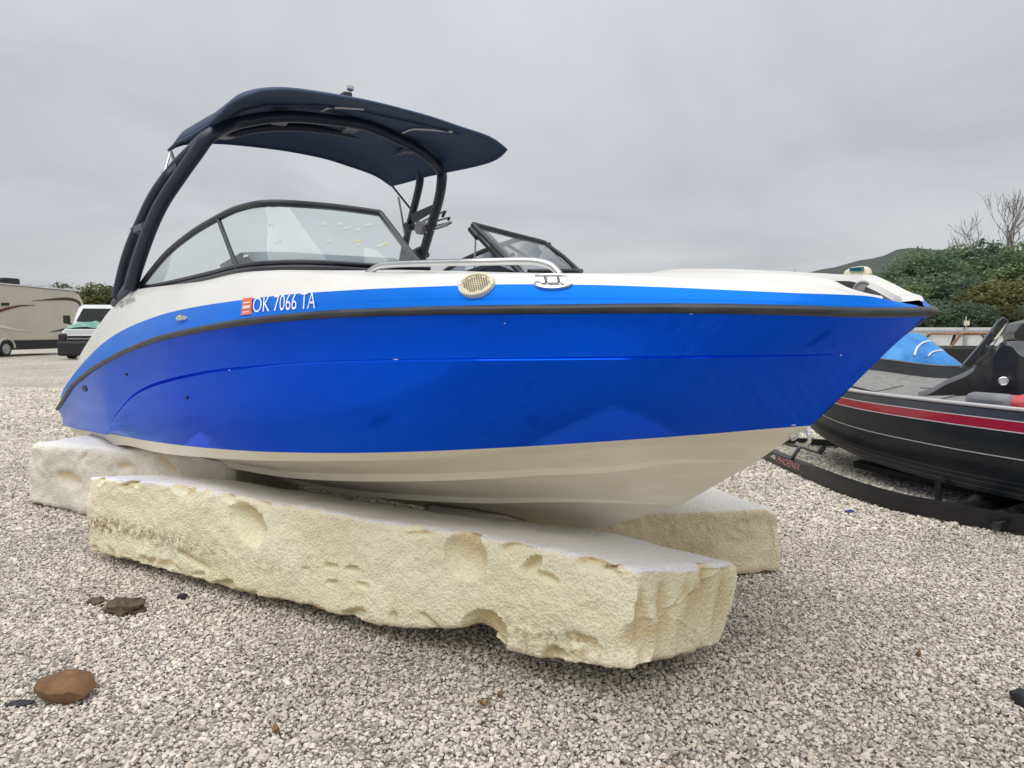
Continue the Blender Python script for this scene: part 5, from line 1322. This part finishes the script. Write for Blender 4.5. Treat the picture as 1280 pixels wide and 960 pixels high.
hl = mesh_obj('hills', hv, hf, M['hill'], None, 60); hl['kind'] = 'structure'; hl['label'] = 'low wooded hills on the horizon'

# ================================================================== left: travel trailer, wrecked van, trees
M['rv'] = noisy('tan trailer skin', (0.52, 0.485, 0.40), (0.58, 0.54, 0.45), 1.0, (.35, .5)); M['rvdark'] = mat('brown swoosh', (0.045, 0.035, 0.03), .4); M['rvred'] = mat('maroon swoosh', (0.10, 0.03, 0.03), .4); M['rvlight'] = mat('cream swoosh', (0.70, 0.67, 0.60), .4)
M['skirt'] = mat('dark underbelly', (0.015, 0.016, 0.018), .6)
e1_ = np.array([-23.6, 39.5, 0]); dR = np.array([-.075, -.997, 0]); nR = np.array([.997, -.075, 0])   # side faces the lot
rv = empty('travel_trailer', (float(e1_[0]+dR[0]*5), float(e1_[1]+dR[1]*5), 0)); tag(rv, 'tan travel trailer with dark swoosh graphics parked at the lot edge', 'trailer')
ro = Vector((float(e1_[0]+dR[0]*5), float(e1_[1]+dR[1]*5), 0))
def rvp(s, n, z): return Vector(e1_ + dR*s + nR*n + np.array([0, 0, z])) - ro
sideprof = [(0.55, .75), (.12, 1.2), (.0, 2.0), (.05, 2.75), (.35, 3.2), (.9, 3.36), (10.2, 3.42), (10.3, 3.3), (10.3, .75)]
V = [rvp(s, 0, z) for s, z in sideprof] + [rvp(s, -2.5, z) for s, z in sideprof]; n_ = len(sideprof)
MB().add(V, [tuple(range(n_)), tuple(range(2*n_-1, n_-1, -1))] + [(i, (i+1) % n_, n_+(i+1) % n_, n_+i) for i in range(n_)]).build('body', M['rv'], rv, 25, bevel=.05)
rp_ = [rvp(s, o_, z) for o_ in (.04, -2.54) for s, z in ((.25, 3.37), (10.35, 3.43), (10.35, 3.49), (.25, 3.43))]
MB().add(rp_, [(0,1,2,3),(7,6,5,4),(0,4,5,1),(1,5,6,2),(2,6,7,3),(3,7,4,0)]).build('roof', M['whitemetal'], rv, 25)
MB().add([rvp(s, o_, z) for o_ in (-.05, -2.4) for s, z in ((.9, .30), (10.1, .30), (10.1, .78), (.9, .78))], [(0,1,2,3),(7,6,5,4),(0,4,5,1),(1,5,6,2),(2,6,7,3),(3,7,4,0)]).build('underbelly', M['skirt'], rv, 25)
def rvpx(px, py, off=.02):
    p = on_plane(px, py, e1_, nR); return Vector(p + nR*off) - ro
def swoosh(pts, name, m):   # pts: (px, py, half-thickness)
    A_ = [rvpx(x, y-h*1.5) for x, y, h in pts]; B_ = [rvpx(x, y+h*1.5) for x, y, h in pts]; A_, _ = crom(A_, 1, 4); B_, _ = crom(B_, 1, 4)
    MB().strip(A_, B_).build(name, M[m], rv, 0)
swoosh([(40, 376.3, .15), (55, 375, .5), (75, 373.7, 1.1), (88, 374, 1.2), (97, 377.5, 1.5), (100.5, 382, 1.8), (99, 386, .6)], 'swoosh', 'rvdark')
swoosh([(84, 376, .15), (94, 379, .7), (97.3, 382.5, 1.1), (96, 386, .5)], 'swoosh', 'rvlight')
swoosh([(-2, 389, 1.4), (12, 385, 1.1), (28, 382, .6), (44, 381.6, .12)], 'swoosh', 'rvred')
swoosh([(-2, 407, 1.2), (14, 411, .9), (28, 413, .5), (40, 413.6, .12)], 'swoosh', 'rvlight')
swoosh([(62, 415, .12), (72, 413.3, .6), (84, 410.5, .9)], 'swoosh', 'rvdark')
MB().slab([rvpx(x, y, .0) for x, y in ((1, 378.5), (11, 378.5), (11, 382), (1, 382))], (.03, 0, 0)).build('vent', M['skirt'], rv, 0)
for s0, s1, zt_, zb_, nm in ((5.6, 6.8, 3.80, 3.45, 'air_conditioner'),):
    pr = [(s0, zb_), (s0, zt_-.05), (s0+.1, zt_), (s1-.35, zt_), (s1, zb_+.10), (s1, zb_)]
    pc_ = [on_plane(x, 350, e1_, nR) for x in (37, 8)]; s0 = float(np.dot(pc_[0]-e1_, dR)); s1 = float(np.dot(pc_[1]-e1_, dR)); pr = [(s0, zb_), (s0, zt_-.03), (s0+.15, zt_), (s1-.5, zt_-.02), (s1-.1, zt_-.16), (s1, zb_)]
    n_ = len(pr); MB().add([rvp(s, o_, z) for o_ in (-.5, -1.3) for s, z in pr], [tuple(range(n_)), tuple(range(2*n_-1, n_-1, -1))] + [(i, (i+1) % n_, n_+(i+1) % n_, n_+i) for i in range(n_)]).build(nm, M['black'], rv, 25, bevel=.04)
for x in (55, 68, 86, 105):
    p = on_plane(x, 362, e1_, nR); s = float(np.dot(p-e1_, dR)); MB().box(rvp(s, -.9, 3.50), (.3, .35, .14)).build('roof_vent', M['greymetal'], rv, 20, bevel=.03)
for x in (7, -18):
    p = on_plane(x, 433, e1_, nR); s = float(np.dot(p-e1_, dR)); wl = MB().lathe(rvp(s, .02, .36), Vector(nR), [(.36, -.22), (.36, -.02), (.33, .0), (.24, .0)], 24).build('wheel', M['black'], rv, 40)
    MB().lathe(rvp(s, .03, .36), Vector(nR), [(.24, -.03), (.23, .01), (.10, -.01), (.08, .03), (.01, .03)], 12).build('rim', M['greymetal'], wl, 20)
    arc_ = [rvp(s + .5*math.cos(t), .05, .40+.46*math.sin(t)) for t in np.linspace(0, math.pi, 13)]; MB().tube(arc_, .055, 6).build('fender', M['rv'], rv, 50)
# wrecked van, front towards the camera
VX = on_y(113, 440, 31.0); vn = empty('wrecked_van', (float(VX[0]), 31.0, 0)); vn.rotation_euler = (0, 0, .22); tag(vn, 'wrecked white van with crumpled hood beside the travel trailer', 'van')
M['van'] = noisy('white van paint', (0.60, 0.62, 0.64), (0.70, 0.72, 0.73), 2, (.3, .45), coat=.4); M['teal'] = noisy('green torn sheet', (0.05, 0.24, 0.19), (0.30, 0.45, 0.40), 5, (.5, .7)); M['chrome'] = mat('dull chrome', (.5, .5, .5), .25, 1.0); M['vglass'] = mat('dark broken glass', (.012, .014, .016), .6, spec=.15)
def sidex(mb, P2, x0, x1):   # profile in (y, z) extruded in x
    n = len(P2); return mb.add([Vector((x0, y, z)) for y, z in P2] + [Vector((x1, y, z)) for y, z in P2], [tuple(range(n)), tuple(range(2*n-1, n-1, -1))] + [(i, (i+1) % n, n+(i+1) % n, n+i) for i in range(n)])
sidex(MB(), [(-.3, .55), (-.35, 1.15), (.0, 1.32), (.9, 1.52), (1.75, 2.28), (2.2, 2.42), (5.2, 2.45), (5.3, .55)], -1.0, 1.0).build('body', M['van'], vn, 25, bevel=.08)
MB().add([Vector((x, y, z)) for x, y, z in ((-.82, .93, 1.60), (.82, .93, 1.60), (.74, 1.62, 2.20), (-.74, 1.62, 2.20))], [(0, 1, 2, 3)]).build('windshield', M['vglass'], vn, 0).location = (0, -.03, .03)
hd = []; 
for j in range(6):
    for i in range(9): x = -.9 + 1.8*i/8; y = -.30 + 1.2*j/5; hd.append(Vector((x, y, 1.30 + .22*j/5 + .14*noise.noise(Vector((x*2.5, y*3, 1))) + .10*math.exp(-((x+.1)/.4)**2))))
MB().add(hd, [(j*9+i, j*9+i+1, (j+1)*9+i+1, (j+1)*9+i) for j in range(5) for i in range(8)]).build('crumpled_hood', M['teal'], vn, 0)
MB().box((0, -.36, 1.16), (1.7, .10, .26)).build('front_panel', M['van'], vn, 20, bevel=.03)
gr = MB().box((0, -.40, .88), (1.62, .08, .34)).build('grille', M['chrome'], vn, 20, bevel=.03)
for z in (.95, .81): MB().box((0, -.445, z), (1.42, .03, .10)).build('grille_slot', M['skirt'], gr, 20)
for x in (-.86, .86): MB().box((x, -.36, .98), (.22, .16, .26)).build('headlight', M['vglass'], vn, 20, bevel=.04)
MB().box((0, -.48, .46), (2.16, .32, .62)).build('bumper', M['skirt'], vn, 20, bevel=.09)
MB().box((-.9, -.40, .85), (.34, .25, .5)).build('bumper_corner', M['skirt'], vn, 20, bevel=.08)
for x in (-1.2, 1.2):
    mr_ = MB().box((x, .95, 1.72), (.26, .14, .36)).build('mirror', M['skirt'], vn, 20, bevel=.03); MB().tube([Vector((x, .95, 1.55)), Vector((x*.8, .98, 1.50))], .03, 6).build('mirror_arm', M['skirt'], mr_)
for x in (-.88, .88):
    for y in (.45, 4.3): MB().lathe((x, y, .37), (1, 0, 0), [(.37, -.13), (.37, .13), (.22, .14), (.20, .09), (.02, .09)], 20).build('wheel', M['black'], vn, 40)
grpL = 'trees behind the travel trailer'
for i, (px, yt, d, kd, m) in enumerate([(112, 358, 92, 1, 'leaf_olive'), (128, 360, 90, 3, 'leaf_olive'), (146, 361, 94, 1, 'leaf_olive'), (168, 362, 92, 3, 'leaf_olive'), (92, 358, 100, 0, 'leaf_olive'), (70, 358, 104, 1, 'leaf_olive'), (48, 357, 108, 0, 'leaf_olive')]):
    lb_ = ['bushy olive tree between the travel trailer and the van roof', 'bushy olive tree right behind the van roof', 'bushy olive tree behind the van, next after the one above its roof', 'bushy olive tree hidden behind the stern of the blue boat', 'olive tree top over the front end of the travel trailer roof', 'olive tree top over the middle of the travel trailer roof', 'olive tree top near the air conditioner of the travel trailer'][i]
    tree_px(px, yt, d, kd, m, lb_, grpL, 1.5, i*1.3)
